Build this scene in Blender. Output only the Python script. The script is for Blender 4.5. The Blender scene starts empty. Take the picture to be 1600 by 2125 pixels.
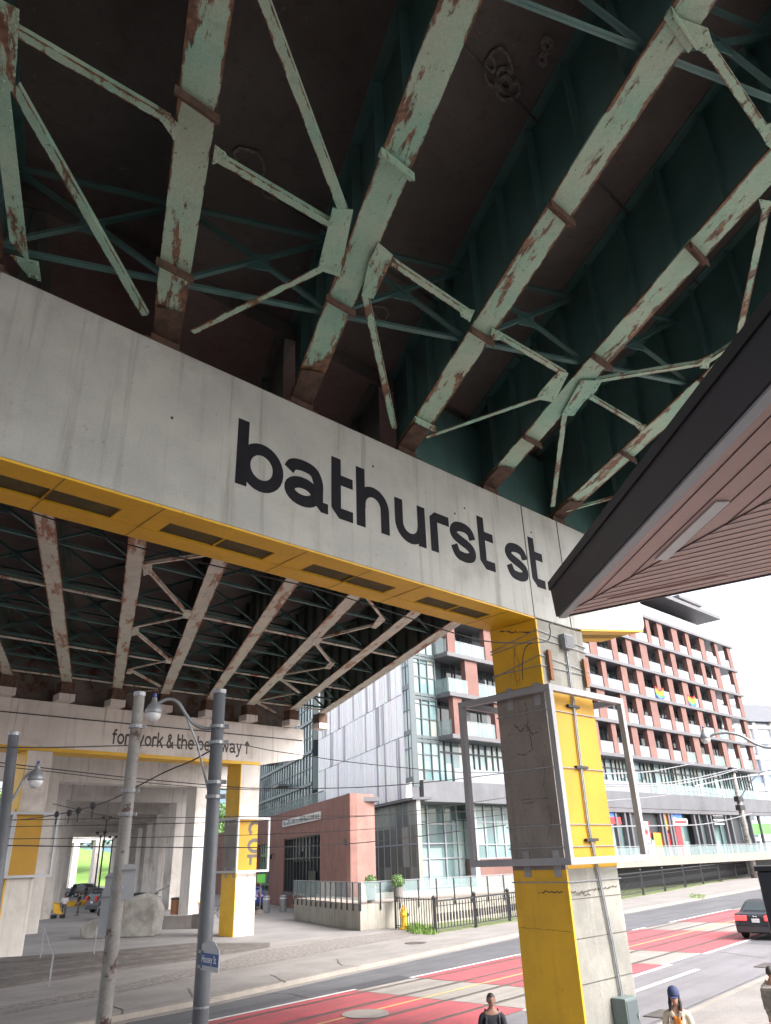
import bpy, bmesh, math, random
from mathutils import Vector, Matrix
random.seed(7)
R = math.radians
SC = bpy.context.scene
COL = SC.collection

# ------------------------------------------------------------------ camera, sky, sun, exposure
EYE = Vector((0, 0, 3.7))
PITCH, ROLL, FPX = R(25.23), R(2.06), 1525.0          # focal length in units of a 1600 px wide picture
cam_d = bpy.data.cameras.new("camera"); cam = bpy.data.objects.new("camera", cam_d); COL.objects.link(cam)
cam_d.sensor_fit = 'HORIZONTAL'; cam_d.sensor_width = 36.0; cam_d.lens = 36.0*FPX/1600.0
cam_d.clip_start = 0.1; cam_d.clip_end = 3000
cam.matrix_world = Matrix.Translation(EYE) @ Matrix.Rotation(PITCH + R(90), 4, 'X') @ Matrix.Rotation(-ROLL, 4, 'Z')
SC.camera = cam

SUN_EL, SUN_AZ = R(44), R(116)
w = bpy.data.worlds.new("World"); SC.world = w; w.use_nodes = True
nt = w.node_tree; bg = nt.nodes['Background']; sky = nt.nodes.new('ShaderNodeTexSky')
sky.sky_type = 'NISHITA'; sky.sun_disc = False; sky.sun_elevation = SUN_EL; sky.sun_rotation = SUN_AZ
sky.air_density = 1.0; sky.dust_density = 6.0; sky.ozone_density = 1.0
hs = nt.nodes.new('ShaderNodeHueSaturation'); hs.inputs['Saturation'].default_value = 0.32   # thin overcast: a whitish sky
nt.links.new(sky.outputs[0], hs.inputs['Color']); nt.links.new(hs.outputs[0], bg.inputs[0])
bg.inputs[1].default_value = 0.15
sl = bpy.data.lights.new("sun", 'SUN'); sun = bpy.data.objects.new("sun", sl); COL.objects.link(sun)
sl.energy = 0.35; sl.angle = R(12); sl.color = (1.0, 0.96, 0.9)
sd = Vector((math.sin(SUN_AZ)*math.cos(SUN_EL), math.cos(SUN_AZ)*math.cos(SUN_EL), math.sin(SUN_EL)))
sun.rotation_euler = sd.to_track_quat('Z', 'Y').to_euler()
SC.view_settings.view_transform = 'Standard'; SC.view_settings.look = 'None'
SC.view_settings.gamma = 1.0; SC.view_settings.exposure = 2.1
SC.view_settings.use_curve_mapping = False
try:
    SC.cycles.use_denoising = True; SC.cycles.max_bounces = 8; SC.cycles.diffuse_bounces = 5
    SC.cycles.transparent_max_bounces = 12
except Exception: pass

# ------------------------------------------------------------------ measuring helpers (photo pixel -> point in the world)
def ray(x, y):
    cx, cy = x-800.0, 1062.5-y
    a = cx*math.cos(ROLL)+cy*math.sin(ROLL); b = -cx*math.sin(ROLL)+cy*math.cos(ROLL)
    return Vector((a, FPX*math.cos(PITCH)-b*math.sin(PITCH), FPX*math.sin(PITCH)+b*math.cos(PITCH)))
def onz(x, y, z):
    d = ray(x, y); return EYE + d*((z-EYE.z)/d.z)
def onpl(x, y, P, n):
    d = ray(x, y); return EYE + d*((P-EYE).dot(n)/d.dot(n))
def atd(x, y, D):                      # at horizontal distance D
    d = ray(x, y); return EYE + d*(D/math.hypot(d.x, d.y))
def azv(a): a = R(a); return Vector((math.sin(a), math.cos(a), 0))
Z = Vector((0, 0, 1))
dr = azv(45.96); nn = Vector((dr.y, -dr.x, 0))          # along the caps / towards the camera side
bb = azv(-20.6); nb = Vector((bb.y, -bb.x, 0))          # along the girders, away from the camera
C0 = Vector((3.576, 17.497, 0))                          # foot of the near pier's front left edge
Cf = Vector((-9.001, 45.212, 0)); df = azv(45.0); nf = Vector((df.y, -df.x, 0))
def W(s, n, z): return C0 + dr*s + nn*n + Z*z
def F(s, n, z): return Cf + df*s + nf*n + Z*z
def st(p):
    v = p - C0; det = dr.x*bb.y - bb.x*dr.y
    return (v.x*bb.y - bb.x*v.y)/det, (dr.x*v.y - v.x*dr.y)/det
SLOPE = math.tan(R(4.5))
def gz(t): return 12.3 - SLOPE*min(t, 0)
def Gp(s, t, dz=0): p = C0 + dr*s + bb*t; p.z = gz(t)+dz; return p
def onslope(x, y, dz=0):
    lo, hi = 2.0, 60.0
    d = ray(x, y); k0 = 1.0/math.hypot(d.x, d.y)
    for _ in range(50):
        m = (lo+hi)/2; p = EYE + d*(k0*m); s, t = st(p)
        if p.z > gz(t)+dz: hi = m
        else: lo = m
    return p

# ------------------------------------------------------------------ mesh and object helpers
ORG = {}
class MB:
    def __init__(self): self.v = []; self.f = []; self.wear = {}
    def add(self, vs, fs):
        o = len(self.v); self.v += [Vector(v) for v in vs]; self.f += [tuple(i+o for i in f) for f in fs]; return self
    def hexa(self, p):                 # p: 4 bottom (ccw), 4 top
        return self.add(p, [(3,2,1,0),(4,5,6,7),(0,1,5,4),(1,2,6,5),(2,3,7,6),(3,0,4,7)])
    def box(self, o, ex, ey, ez, a, b, c):     # a,b,c = (min,max) along ex,ey,ez
        P = lambda i, j, k: o + ex*a[i] + ey*b[j] + ez*c[k]
        return self.hexa([P(0,0,0),P(1,0,0),P(1,1,0),P(0,1,0),P(0,0,1),P(1,0,1),P(1,1,1),P(0,1,1)])
    def wbox(self, x, y, z):
        return self.box(Vector(), Vector((1,0,0)), Vector((0,1,0)), Z, x, y, z)
    def beam(self, p, q, wd, h, up=Z, off=0.0):       # bar from p to q, wd across, h along 'up' (downwards side at p)
        d = (q-p).normalized(); sx = d.cross(up).normalized(); u = sx.cross(d).normalized()
        a, b = sx*(wd/2), u
        return self.hexa([p-a+b*off, p+a+b*off, q+a+b*off, q-a+b*off, p-a+b*(off+h), p+a+b*(off+h), q+a+b*(off+h), q-a+b*(off+h)])
    def tube(self, pts, r, seg=8, r2=None, cap=True):
        n = len(pts); pts = [Vector(p) for p in pts]; o = len(self.v); ref = None
        for i, p in enumerate(pts):
            t = (pts[min(i+1, n-1)] - pts[max(i-1, 0)]).normalized()
            if ref is None: ref = Z.cross(t) if abs(t.z) < .95 else Vector((1,0,0)).cross(t)
            a = (ref - t*ref.dot(t)).normalized(); b = t.cross(a); ref = a
            rr = r if r2 is None else r + (r2-r)*i/(n-1)
            if isinstance(r, (list, tuple)): rr = r[i]
            for k in range(seg):
                an = 2*math.pi*k/seg; self.v.append(p + a*(rr*math.cos(an)) + b*(rr*math.sin(an)))
        for i in range(n-1):
            for k in range(seg):
                k2 = (k+1) % seg; self.f.append((o+i*seg+k, o+i*seg+k2, o+(i+1)*seg+k2, o+(i+1)*seg+k))
        if cap:
            self.f.append(tuple(o+k for k in range(seg))[::-1]); self.f.append(tuple(o+(n-1)*seg+k for k in range(seg)))
        return self
    def strip(self, p, q, wd, h, end0=0.0, rim=.06, step=.8):
        """flat bar with the attribute 'wear' = 1 along its rims (and towards its first end)"""
        d = (q-p); Ln = d.length; d = d/Ln; sx = d.cross(Z).normalized(); n = max(1, int(Ln/step)); xs = [-wd/2, -wd/2+rim, wd/2-rim, wd/2]; k0 = len(self.v)
        for i in range(n+1):
            for hh in (0, h):
                for x in xs:
                    self.v.append(p + d*(Ln*i/n) + sx*x + Z*hh); self.wear[len(self.v)-1] = (1.0 if abs(x) > wd/2-.001 else 0.0) + (end0*max(0, 1-(Ln*i/n)/2.4) if end0 else 0)
        for i in range(n):
            a, b = k0+i*8, k0+(i+1)*8
            for j in range(3): self.f.append((a+j, a+j+1, b+j+1, b+j)); self.f.append((a+4+j, b+4+j, b+5+j, a+5+j))
            self.f.append((a, b, b+4, a+4)); self.f.append((a+3, a+7, b+7, b+3))
        self.f.append((k0, k0+4, k0+5, k0+1)); self.f.append((k0+1, k0+5, k0+6, k0+2)); self.f.append((k0+2, k0+6, k0+7, k0+3))
        e = k0+n*8; self.f.append((e, e+1, e+5, e+4)); self.f.append((e+1, e+2, e+6, e+5)); self.f.append((e+2, e+3, e+7, e+6)); return self
    def prism(self, poly, o, ex, ey, ez, h, h0=0.0):
        n = len(poly)
        vs = [o+ex*x+ey*y+ez*h0 for x, y in poly] + [o+ex*x+ey*y+ez*h for x, y in poly]
        return self.add(vs, [tuple(range(n))[::-1], tuple(range(n, 2*n))] + [(i, (i+1) % n, n+(i+1) % n, n+i) for i in range(n)])
    def lathe(self, prof, o, seg=16, ax=Z):
        ax = ax.normalized(); a = ax.orthogonal().normalized(); b = ax.cross(a); k0 = len(self.v); n = len(prof)
        for r, z in prof:
            for k in range(seg): an = 2*math.pi*k/seg; self.v.append(o + ax*z + a*(r*math.cos(an)) + b*(r*math.sin(an)))
        for i in range(n-1):
            for k in range(seg): k2 = (k+1) % seg; self.f.append((k0+i*seg+k, k0+i*seg+k2, k0+(i+1)*seg+k2, k0+(i+1)*seg+k))
        if prof[0][0] > 1e-6 and prof[0] != prof[-1] and not (abs(prof[0][1]-prof[-1][1]) < 1e-6): self.f.append(tuple(k0+k for k in range(seg))[::-1]); 
        if prof[-1][0] > 1e-6 and prof[0] != prof[-1] and not (abs(prof[0][1]-prof[-1][1]) < 1e-6): self.f.append(tuple(k0+(n-1)*seg+k for k in range(seg)))
        return self
    def blob(self, c, rx, ry, rz, seg=12, rings=7, jit=0.0):
        o = len(self.v)
        for i in range(rings+1):
            th = math.pi*i/rings
            for k in range(seg):
                ph = 2*math.pi*k/seg; j = 1+random.uniform(-jit, jit)
                self.v.append(c + Vector((rx*math.sin(th)*math.cos(ph)*j, ry*math.sin(th)*math.sin(ph)*j, -rz*math.cos(th)*j)))
        for i in range(rings):
            for k in range(seg): self.f.append((o+i*seg+k, o+i*seg+(k+1) % seg, o+(i+1)*seg+(k+1) % seg, o+(i+1)*seg+k))
        return self
    def build(self, name, m, parent=None, bevel=0.0, smooth=False, uvless=True):
        org = ORG.get(parent.name, Vector()) if parent else Vector()
        me = bpy.data.meshes.new(name); me.from_pydata([v-org for v in self.v], [], self.f)
        if self.wear:
            at_ = me.attributes.new('wear', 'FLOAT', 'POINT')
            for i, x in self.wear.items(): at_.data[i].value = x
        me.validate()
        bm = bmesh.new(); bm.from_mesh(me); bmesh.ops.recalc_face_normals(bm, faces=bm.faces); bm.to_mesh(me); bm.free()
        me.materials.append(m)
        ob = bpy.data.objects.new(name, me); COL.objects.link(ob)
        if parent: ob.parent = parent; ORG[ob.name] = org
        if bevel:
            md = ob.modifiers.new("bevel", 'BEVEL'); md.width = bevel; md.segments = 2; md.limit_method = 'ANGLE'
        if smooth:
            for p in me.polygons: p.use_smooth = True
        return ob
def tag(o, label=None, cat=None, group=None, kind=None):
    if label: o['label'] = label
    if cat: o['category'] = cat
    if group: o['group'] = group
    if kind: o['kind'] = kind
    return o
def thing(name, label, cat, loc=(0,0,0), group=None):
    o = bpy.data.objects.new(name, None); COL.objects.link(o); o.location = loc; o.empty_display_size = .2
    ORG[o.name] = Vector(loc); return tag(o, label, cat, group)
def copy_tree(o, parent=None):
    c = o.copy(); COL.objects.link(c)
    if parent is not None: c.parent = parent
    for ch in list(o.children): copy_tree(ch, c)
    return c
def ell(r, z, n=8): return None

# ------------------------------------------------------------------ materials
def mat(name, c1, c2=None, scale=2.0, rough=0.8, streak=None, rust=None, bump=0.0, metal=0.0, spec=0.5,
        rust_scale=1.5, rust_lo=0.55, rust_hi=0.62, rust_c2=None, fine=0.12, spots=None, stretch=False, lane=None):
    """noise mix c1-c2, optional vertical streaks (colour, amount), rust patches, dark spots, fine grain"""
    m = bpy.data.materials.new(name); m.use_nodes = True; t = m.node_tree; N = t.nodes; L = t.links
    b = N['Principled BSDF']; b.inputs['Roughness'].default_value = rough; b.inputs['Metallic'].default_value = metal
    b.inputs['Specular IOR Level'].default_value = spec
    tc = N.new('ShaderNodeTexCoord'); geo = N.new('ShaderNodeNewGeometry')
    pos = geo.outputs['Position']
    def noise(sc, det=4, vec=None, ro=.6):
        n = N.new('ShaderNodeTexNoise'); n.inputs['Scale'].default_value = sc; n.inputs['Detail'].default_value = det
        n.inputs['Roughness'].default_value = ro; L.new(vec or pos, n.inputs['Vector']); return n.outputs['Fac']
    def ramp(fac, lo, hi):
        r = N.new('ShaderNodeMapRange'); r.inputs[1].default_value = lo; r.inputs[2].default_value = hi
        r.interpolation_type = 'SMOOTHSTEP'; L.new(fac, r.inputs[0]); return r.outputs[0]
    def mix(fac, a, bcol):
        x = N.new('ShaderNodeMix'); x.data_type = 'RGBA'
        if isinstance(fac, float): x.inputs[0].default_value = fac
        else: L.new(fac, x.inputs[0])
        for i, c in ((6, a), (7, bcol)):
            if isinstance(c, tuple): x.inputs[i].default_value = (*c, 1)
            else: L.new(c, x.inputs[i])
        return x.outputs[2]
    def scaled(sx, sy, sz):
        mp = N.new('ShaderNodeMapping'); mp.inputs['Scale'].default_value = (sx, sy, sz); L.new(pos, mp.inputs['Vector']); return mp.outputs[0]
    def mul(a, k):
        x = N.new('ShaderNodeMath'); x.operation = 'MULTIPLY'; L.new(a, x.inputs[0]); x.inputs[1].default_value = k; return x.outputs[0]
    col = mix(ramp(noise(scale, 6), .3, .7), c1, c2 or tuple(v*.8 for v in c1))
    if streak:
        sc, am = streak; v = scaled(4.5, 4.5, .22)
        col = mix(mul(ramp(noise(1.0, 5, v), .5, .8), am), col, sc)
        col = mix(mul(ramp(noise(.55, 4), .5, .75), am*.7), col, sc)
    if lane:
        sc, am = lane; m1 = N.new('ShaderNodeMapping'); m1.inputs['Rotation'].default_value = (0, 0, R(-49.7)); L.new(pos, m1.inputs['Vector'])
        m2 = N.new('ShaderNodeMapping'); m2.inputs['Scale'].default_value = (.06, 1.1, 1); L.new(m1.outputs[0], m2.inputs['Vector'])
        col = mix(mul(ramp(noise(1.0, 6, m2.outputs[0]), .42, .68), am), col, sc)
        col = mix(mul(ramp(noise(1.7, 8), .56, .74), am*.7), col, tuple(v*.8 for v in sc))
    if spots:
        sc, am = spots
        col = mix(mul(ramp(noise(9, 3), .66, .72), am), col, sc)
    if rust:
        vec = None
        if stretch:
            m1 = N.new('ShaderNodeMapping'); m1.inputs['Rotation'].default_value = (0, 0, R(-110.6)); L.new(pos, m1.inputs['Vector'])
            m2 = N.new('ShaderNodeMapping'); m2.inputs['Scale'].default_value = (.42, 1.5, 1); L.new(m1.outputs[0], m2.inputs['Vector']); vec = m2.outputs[0]
        f1 = noise(rust_scale, 12, vec, .72)
        if stretch:
            at_ = N.new('ShaderNodeAttribute'); at_.attribute_name = 'wear'; ad = N.new('ShaderNodeMath'); ad.operation = 'MULTIPLY_ADD'
            L.new(at_.outputs['Fac'], ad.inputs[0]); ad.inputs[1].default_value = .13; L.new(f1, ad.inputs[2]); f1 = ad.outputs[0]
            big = noise(.35, 2); a2 = N.new('ShaderNodeMath'); a2.operation = 'MULTIPLY_ADD'; L.new(big, a2.inputs[0]); a2.inputs[1].default_value = .22; L.new(f1, a2.inputs[2])
            a3 = N.new('ShaderNodeMath'); a3.operation = 'SUBTRACT'; L.new(a2.outputs[0], a3.inputs[0]); a3.inputs[1].default_value = .11; f1 = a3.outputs[0]
        r1 = ramp(f1, rust_lo, rust_hi)
        rc = mix(ramp(noise(7, 5), .35, .65), rust, rust_c2 or tuple(v*.45 for v in rust))
        col = mix(r1, col, rc)
    if fine:
        g = noise(38, 3); dark = N.new('ShaderNodeMix'); dark.data_type = 'RGBA'; dark.blend_type = 'MULTIPLY'
        dark.inputs[0].default_value = 1.0; mr = N.new('ShaderNodeMapRange'); mr.inputs[1].default_value = .3; mr.inputs[2].default_value = .7
        mr.inputs[3].default_value = 1-fine; mr.inputs[4].default_value = 1+fine; L.new(g, mr.inputs[0])
        cb = N.new('ShaderNodeCombineColor'); [L.new(mr.outputs[0], cb.inputs[i]) for i in range(3)]
        L.new(col, dark.inputs[6]); L.new(cb.outputs[0], dark.inputs[7]); col = dark.outputs[2]
    L.new(col, b.inputs['Base Color'])
    if bump:
        bp = N.new('ShaderNodeBump'); bp.inputs['Strength'].default_value = bump; bp.inputs['Distance'].default_value = .02
        L.new(noise(14, 6), bp.inputs['Height']); L.new(bp.outputs[0], b.inputs['Normal'])
    return m
def plain(name, c, rough=.6, metal=0.0, emit=0.0, alpha=1.0, trans=0.0):
    m = bpy.data.materials.new(name); m.use_nodes = True; b = m.node_tree.nodes['Principled BSDF']
    b.inputs['Base Color'].default_value = (*c, 1); b.inputs['Roughness'].default_value = rough; b.inputs['Metallic'].default_value = metal
    if emit: b.inputs['Emission Color'].default_value = (*c, 1); b.inputs['Emission Strength'].default_value = emit
    b.inputs['Alpha'].default_value = alpha; b.inputs['Transmission Weight'].default_value = trans
    return m
def cellmat(name, cols, ax, cw, ch, rough=.1, spec=.5, along=dr, seed=0.0):
    """panes of slightly different colour: colour picked per cell of width cw (along) and height ch"""
    m = bpy.data.materials.new(name); m.use_nodes = True; t = m.node_tree; N = t.nodes; L = t.links
    b = N['Principled BSDF']; b.inputs['Roughness'].default_value = rough; b.inputs['Specular IOR Level'].default_value = spec
    geo = N.new('ShaderNodeNewGeometry')
    dt = N.new('ShaderNodeVectorMath'); dt.operation = 'DOT_PRODUCT'; L.new(geo.outputs['Position'], dt.inputs[0]); dt.inputs[1].default_value = along
    sx = N.new('ShaderNodeSeparateXYZ'); L.new(geo.outputs['Position'], sx.inputs[0])
    def cell(src, k, off=0.0):
        a = N.new('ShaderNodeMath'); a.operation = 'MULTIPLY_ADD'; L.new(src, a.inputs[0]); a.inputs[1].default_value = 1/k; a.inputs[2].default_value = off
        f = N.new('ShaderNodeMath'); f.operation = 'FLOOR'; L.new(a.outputs[0], f.inputs[0]); return f.outputs[0]
    cb = N.new('ShaderNodeCombineXYZ'); L.new(cell(dt.outputs['Value'], cw, seed), cb.inputs[0]); L.new(cell(sx.outputs[2], ch), cb.inputs[1])
    cb.inputs[2].default_value = seed
    wn = N.new('ShaderNodeTexWhiteNoise'); L.new(cb.outputs[0], wn.inputs['Vector'])
    cr = N.new('ShaderNodeValToRGB'); cr.color_ramp.interpolation = 'CONSTANT'
    while len(cr.color_ramp.elements) < len(cols): cr.color_ramp.elements.new(.5)
    for i, c in enumerate(cols):
        e = cr.color_ramp.elements[i]; e.position = i/len(cols); e.color = (*c, 1)
    L.new(wn.outputs['Value'], cr.inputs[0])
    nz = N.new('ShaderNodeTexNoise'); nz.inputs['Scale'].default_value = .9; nz.inputs['Detail'].default_value = 4; L.new(geo.outputs['Position'], nz.inputs['Vector'])
    mx = N.new('ShaderNodeMix'); mx.data_type = 'RGBA'; mx.blend_type = 'MULTIPLY'; mx.inputs[0].default_value = .55
    L.new(cr.outputs[0], mx.inputs[6]); L.new(nz.outputs['Color'], mx.inputs[7]); 
    sc = N.new('ShaderNodeMix'); sc.data_type = 'RGBA'; sc.inputs[0].default_value = .5; L.new(cr.outputs[0], sc.inputs[6]); L.new(mx.outputs[2], sc.inputs[7])
    L.new(sc.outputs[2], b.inputs['Base Color'])
    return m

M = {}
M['concrete'] = mat('weathered_grey_concrete', (.45,.455,.44), (.37,.375,.365), .8, .85, streak=((.24,.235,.215), .9), bump=.15, spots=((.2,.19,.18), .4), fine=.06)
M['concrete2'] = mat('pale_pinkish_concrete', (.64,.60,.565), (.55,.515,.48), .6, .85, streak=((.25,.20,.17), .7), bump=.15, rust=(.30,.17,.11), rust_scale=.6, rust_lo=.70, rust_hi=.78)
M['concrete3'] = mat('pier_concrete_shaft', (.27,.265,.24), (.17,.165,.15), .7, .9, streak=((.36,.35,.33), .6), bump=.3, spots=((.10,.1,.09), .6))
M['yellow'] = mat('yellow_paint_on_concrete', (.70,.40,.008), (.60,.34,.008), 1.2, .55, streak=((.42,.25,.02), .4), bump=.12, spots=((.35,.21,.02), .5), rust=(.33,.30,.25), rust_scale=2.2, rust_lo=.69, rust_hi=.70, rust_c2=(.2,.15,.06), fine=.05)
M['yellow_toned'] = mat('yellow_paint_darkened_for_light', (.44,.235,.008), (.39,.205,.008), 1.2, .6, bump=.12, spots=((.30,.18,.02), .4), fine=.05)  # same yellow paint, darkened to offset strong light on the front panels
M['taupe'] = mat('taupe_paint_on_concrete', (.25,.225,.205), (.21,.185,.17), 1.5, .7, streak=((.09,.075,.065), .5), bump=.25, spots=((.07,.06,.05), .6))
M['mint'] = mat('peeling_mint_green_steel_paint', (.23,.43,.33), (.42,.50,.39), .55, .6, rust=(.22,.11,.06), rust_scale=2.0, rust_lo=.548, rust_hi=.60, stretch=True, rust_c2=(.09,.05,.035), bump=.35, spots=((.10,.16,.13), .8), streak=((.17,.22,.16), .45))
M['cream'] = mat('peeling_cream_steel_paint', (.50,.50,.42), (.40,.42,.36), 1.3, .6, rust=(.33,.16,.08), rust_scale=1.3, rust_lo=.525, rust_hi=.60, stretch=True, rust_c2=(.18,.08,.05), bump=.3)
M['web'] = mat('dark_green_web_paint', (.10,.20,.19), (.065,.15,.14), .9, .55, streak=((.10,.08,.06), .5), fine=.08)
M['webfar'] = mat('grey_green_web_paint', (.09,.12,.10), (.05,.07,.06), .9, .6, streak=((.10,.08,.06), .5))
M['rust'] = mat('flaking_rust', (.13,.07,.05), (.06,.04,.03), 5, .9, bump=.6)
M['deck'] = mat('brown_stained_deck_concrete', (.17,.145,.135), (.11,.095,.088), .35, .9, streak=((.07,.05,.045), .5), spots=((.30,.26,.24), .3), bump=.2)
M['black'] = mat('black_lettering_paint', (.010,.010,.014), (.014,.014,.02), 3, .8, fine=.1, spec=.2)
M['fascia'] = mat('charcoal_metal_fascia', (.035,.032,.042), (.03,.028,.036), 1.0, .45, fine=.05)
M['wood'] = mat('red_brown_soffit_boards', (.72,.47,.44), (.66,.43,.40), 2, .5, fine=.05)
M['wood2'] = mat('red_brown_soffit_boards_lit_tone', (.80,.56,.53), (.74,.51,.48), 2, .5, fine=.05)  # same boards; the paler colour stands for light caught at another slope
M['galv'] = mat('galvanised_steel', (.30,.31,.33), (.22,.23,.25), 6, .45, metal=.4, fine=.08)
M['trim'] = plain('grey_aluminium_trim', (.33,.34,.38), .4, .3)
M['frame'] = mat('grey_sign_frame_paint', (.29,.29,.31), (.25,.25,.27), 2, .45, fine=.04)
M['framelight'] = mat('pale_grey_sign_frame_paint', (.42,.43,.46), (.38,.39,.42), 2, .45, fine=.04)
M['darkmetal'] = plain('dark_metal', (.03,.03,.035), .5, .3)
M['wire'] = plain('black_wire', (.015,.015,.018), .6)
M['asphalt'] = mat('worn_asphalt', (.115,.115,.125), (.085,.085,.095), .5, .9, bump=.3, fine=.3, lane=((.06,.06,.065), .7))
M['asphalt2'] = mat('pale_grey_roadway', (.18,.17,.185), (.145,.14,.15), .4, .9, bump=.2, fine=.22, lane=((.11,.105,.11), .6))
M['redlane'] = mat('red_transit_lane_paint', (.42,.075,.09), (.31,.06,.07), .6, .8, bump=.15, spots=((.22,.06,.07), .6), fine=.2, lane=((.20,.07,.075), .75))
M['beige'] = mat('beige_lane_concrete', (.27,.245,.225), (.22,.20,.18), .5, .9, bump=.2, fine=.2, lane=((.14,.125,.12), .6))
M['white'] = mat('white_road_paint', (.62,.62,.61), (.48,.48,.47), 4, .7, fine=.1)
M['whitem'] = plain('white_enamel', (.75,.76,.78), .4)
M['yline'] = mat('faded_yellow_line', (.55,.40,.12), (.45,.34,.14), 3, .7)
M['rail'] = mat('steel_rail_groove', (.07,.06,.055), (.13,.11,.10), 4, .5, metal=.4)
M['walk'] = mat('sidewalk_concrete', (.24,.22,.21), (.185,.17,.163), .6, .9, bump=.2, fine=.22, spots=((.13,.12,.11), .6), lane=((.16,.145,.135), .5))
M['curb'] = mat('kerb_concrete', (.27,.24,.21), (.21,.19,.17), 1.2, .9, bump=.3)
M['plaza'] = mat('grey_paver_plaza', (.21,.20,.195), (.165,.155,.155), .4, .9, bump=.4, fine=.3)
M['gravel'] = mat('gravel_strip', (.25,.225,.21), (.10,.09,.085), 7, .95, bump=.9, fine=.5)
M['step'] = mat('dark_stone_steps', (.12,.105,.10), (.08,.07,.065), 2, .9, bump=.4, fine=.3)
M['grass'] = mat('lawn', (.10,.13,.05), (.15,.17,.08), 1.5, .9, fine=.4)
M['dirt'] = mat('ground_earth', (.24,.22,.2), (.18,.165,.15), .3, .95)
M['brickred'] = mat('rust_red_brick_cladding', (.19,.10,.085), (.155,.08,.07), .5, .85, fine=.12)
M['brickhall'] = mat('terracotta_brick_wall', (.27,.145,.125), (.215,.115,.10), 1.2, .85, streak=((.42,.22,.18), .45), fine=.15)
M['slab'] = mat('grey_metal_slab_edge', (.12,.117,.13), (.10,.098,.11), 1, .5)
M['zinc'] = mat('grey_zinc_cladding', (.115,.118,.132), (.09,.093,.105), .6, .45, streak=((.16,.16,.175), .5))
M['mull'] = plain('grey_green_mullion', (.10,.12,.13), .4, .3)
M['mulld'] = plain('dark_mullion', (.035,.04,.045), .4, .2)
M['silver'] = cellmat('silver_ribbed_cladding', [(.86,.85,.88),(.80,.79,.82),(.88,.87,.9),(.84,.83,.86),(.82,.81,.84),(.83,.82,.85),(.87,.86,.88),(.85,.84,.87),(.87,.86,.89),(.86,.85,.88)], 0, .95, 40, .35, .5, azv(-20.9))
M['glassA'] = cellmat('curtained_green_glass', [(.30,.42,.42),(.16,.26,.27),(.42,.50,.50),(.24,.36,.38),(.36,.40,.36),(.12,.2,.22)], 0, 1.05, 1.9, .06, .9)
M['glassD'] = cellmat('dark_recessed_glass', [(.05,.065,.075),(.08,.10,.115),(.03,.04,.05),(.18,.20,.22),(.06,.08,.09),(.30,.31,.32)], 0, 1.3, 3.7, .06, .7)
M['glassP'] = cellmat('shop_front_glass', [(.16,.24,.25),(.22,.32,.32),(.12,.18,.19),(.30,.40,.40)], 0, 1.6, 2.2, .05, .8)
M['frost'] = mat('frosted_balcony_glass', (.24,.255,.29), (.19,.20,.235), 1.2, .3, fine=.04)
M['railglass'] = plain('clear_rail_glass', (.34,.44,.45), .05, 0, 0, .32)
M['win'] = plain('window_glass', (.12,.16,.17), .05)
M['skin'] = plain('skin', (.42,.24,.17), .6); M['skin2'] = plain('darker_skin', (.25,.13,.09), .6)
M['hair'] = plain('black_hair', (.02,.017,.015), .6)
M['carblack'] = plain('glossy_black_car_paint', (.02,.022,.028), .2); M['carblue'] = plain('glossy_blue_car_paint', (.015,.04,.22), .25)
M['cardark'] = plain('dark_grey_car_paint', (.05,.055,.06), .25)
M['tyre'] = plain('tyre_rubber', (.02,.02,.02), .8); M['carglass'] = plain('car_window_glass', (.03,.04,.045), .06)
M['tail'] = plain('red_tail_lamp', (.85,.03,.03), .3, 0, 1.2); M['taila'] = plain('red_lamp_lens', (.5,.02,.02), .3)
M['bark'] = mat('bark', (.10,.075,.055), (.06,.045,.035), 5, .9)
M['leaf'] = mat('leaf_green', (.08,.16,.05), (.13,.22,.07), .6, .8, fine=.3)
M['lampglass'] = plain('lamp_globe_glass', (.75,.76,.78), .15, 0, 0, .8)
M['navy'] = plain('dark_navy_sign_panel', (.012,.014,.028), .4)
M['blue'] = plain('blue_street_sign', (.02,.07,.24), .4); M['orange'] = plain('orange_knit', (.50,.17,.03), .9)
M['hydrant'] = mat('yellow_hydrant_paint', (.75,.42,.02), (.65,.36,.02), 6, .5)
M['green'] = plain('green_sign', (.10,.38,.07), .5); M['brownwood'] = plain('brown_wood_block', (.22,.10,.05), .8)
M['redp'] = plain('red_poster', (.60,.03,.04), .5); M['orangep'] = plain('orange_sign', (.85,.30,.03), .5); M['bluep'] = plain('blue_sign', (.05,.15,.55), .5)
# ================================================================== LETTERS
def ribbon(mb, path, wd, T, h0, h1, closed=False):
    """flat band of width wd along a 2-d path; T(x, y, h) gives the point"""
    n = len(path); L = []; Rr = []
    for i in range(n):
        a = path[(i-1) % n] if (closed or i > 0) else path[i]
        b = path[(i+1) % n] if (closed or i < n-1) else path[i]
        dx, dy = b[0]-a[0], b[1]-a[1]; l = math.hypot(dx, dy) or 1
        nx, ny = -dy/l*wd/2, dx/l*wd/2
        L.append((path[i][0]+nx, path[i][1]+ny)); Rr.append((path[i][0]-nx, path[i][1]-ny))
    vs = [T(x, y, h1) for x, y in L] + [T(x, y, h1) for x, y in Rr] + [T(x, y, h0) for x, y in L] + [T(x, y, h0) for x, y in Rr]
    fs = []
    for i in range(n if closed else n-1):
        j = (i+1) % n
        fs += [(i, j, n+j, n+i), (2*n+i, 3*n+i, 3*n+j, 2*n+j), (i, 2*n+i, 2*n+j, j), (n+i, n+j, 3*n+j, 3*n+i)]
    mb.add(vs, fs)
def arc(cx, cy, rx, ry, a0, a1, n=16):
    return [(cx+rx*math.cos(R(a0+(a1-a0)*i/n)), cy+ry*math.sin(R(a0+(a1-a0)*i/n))) for i in range(n+1)]
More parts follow.
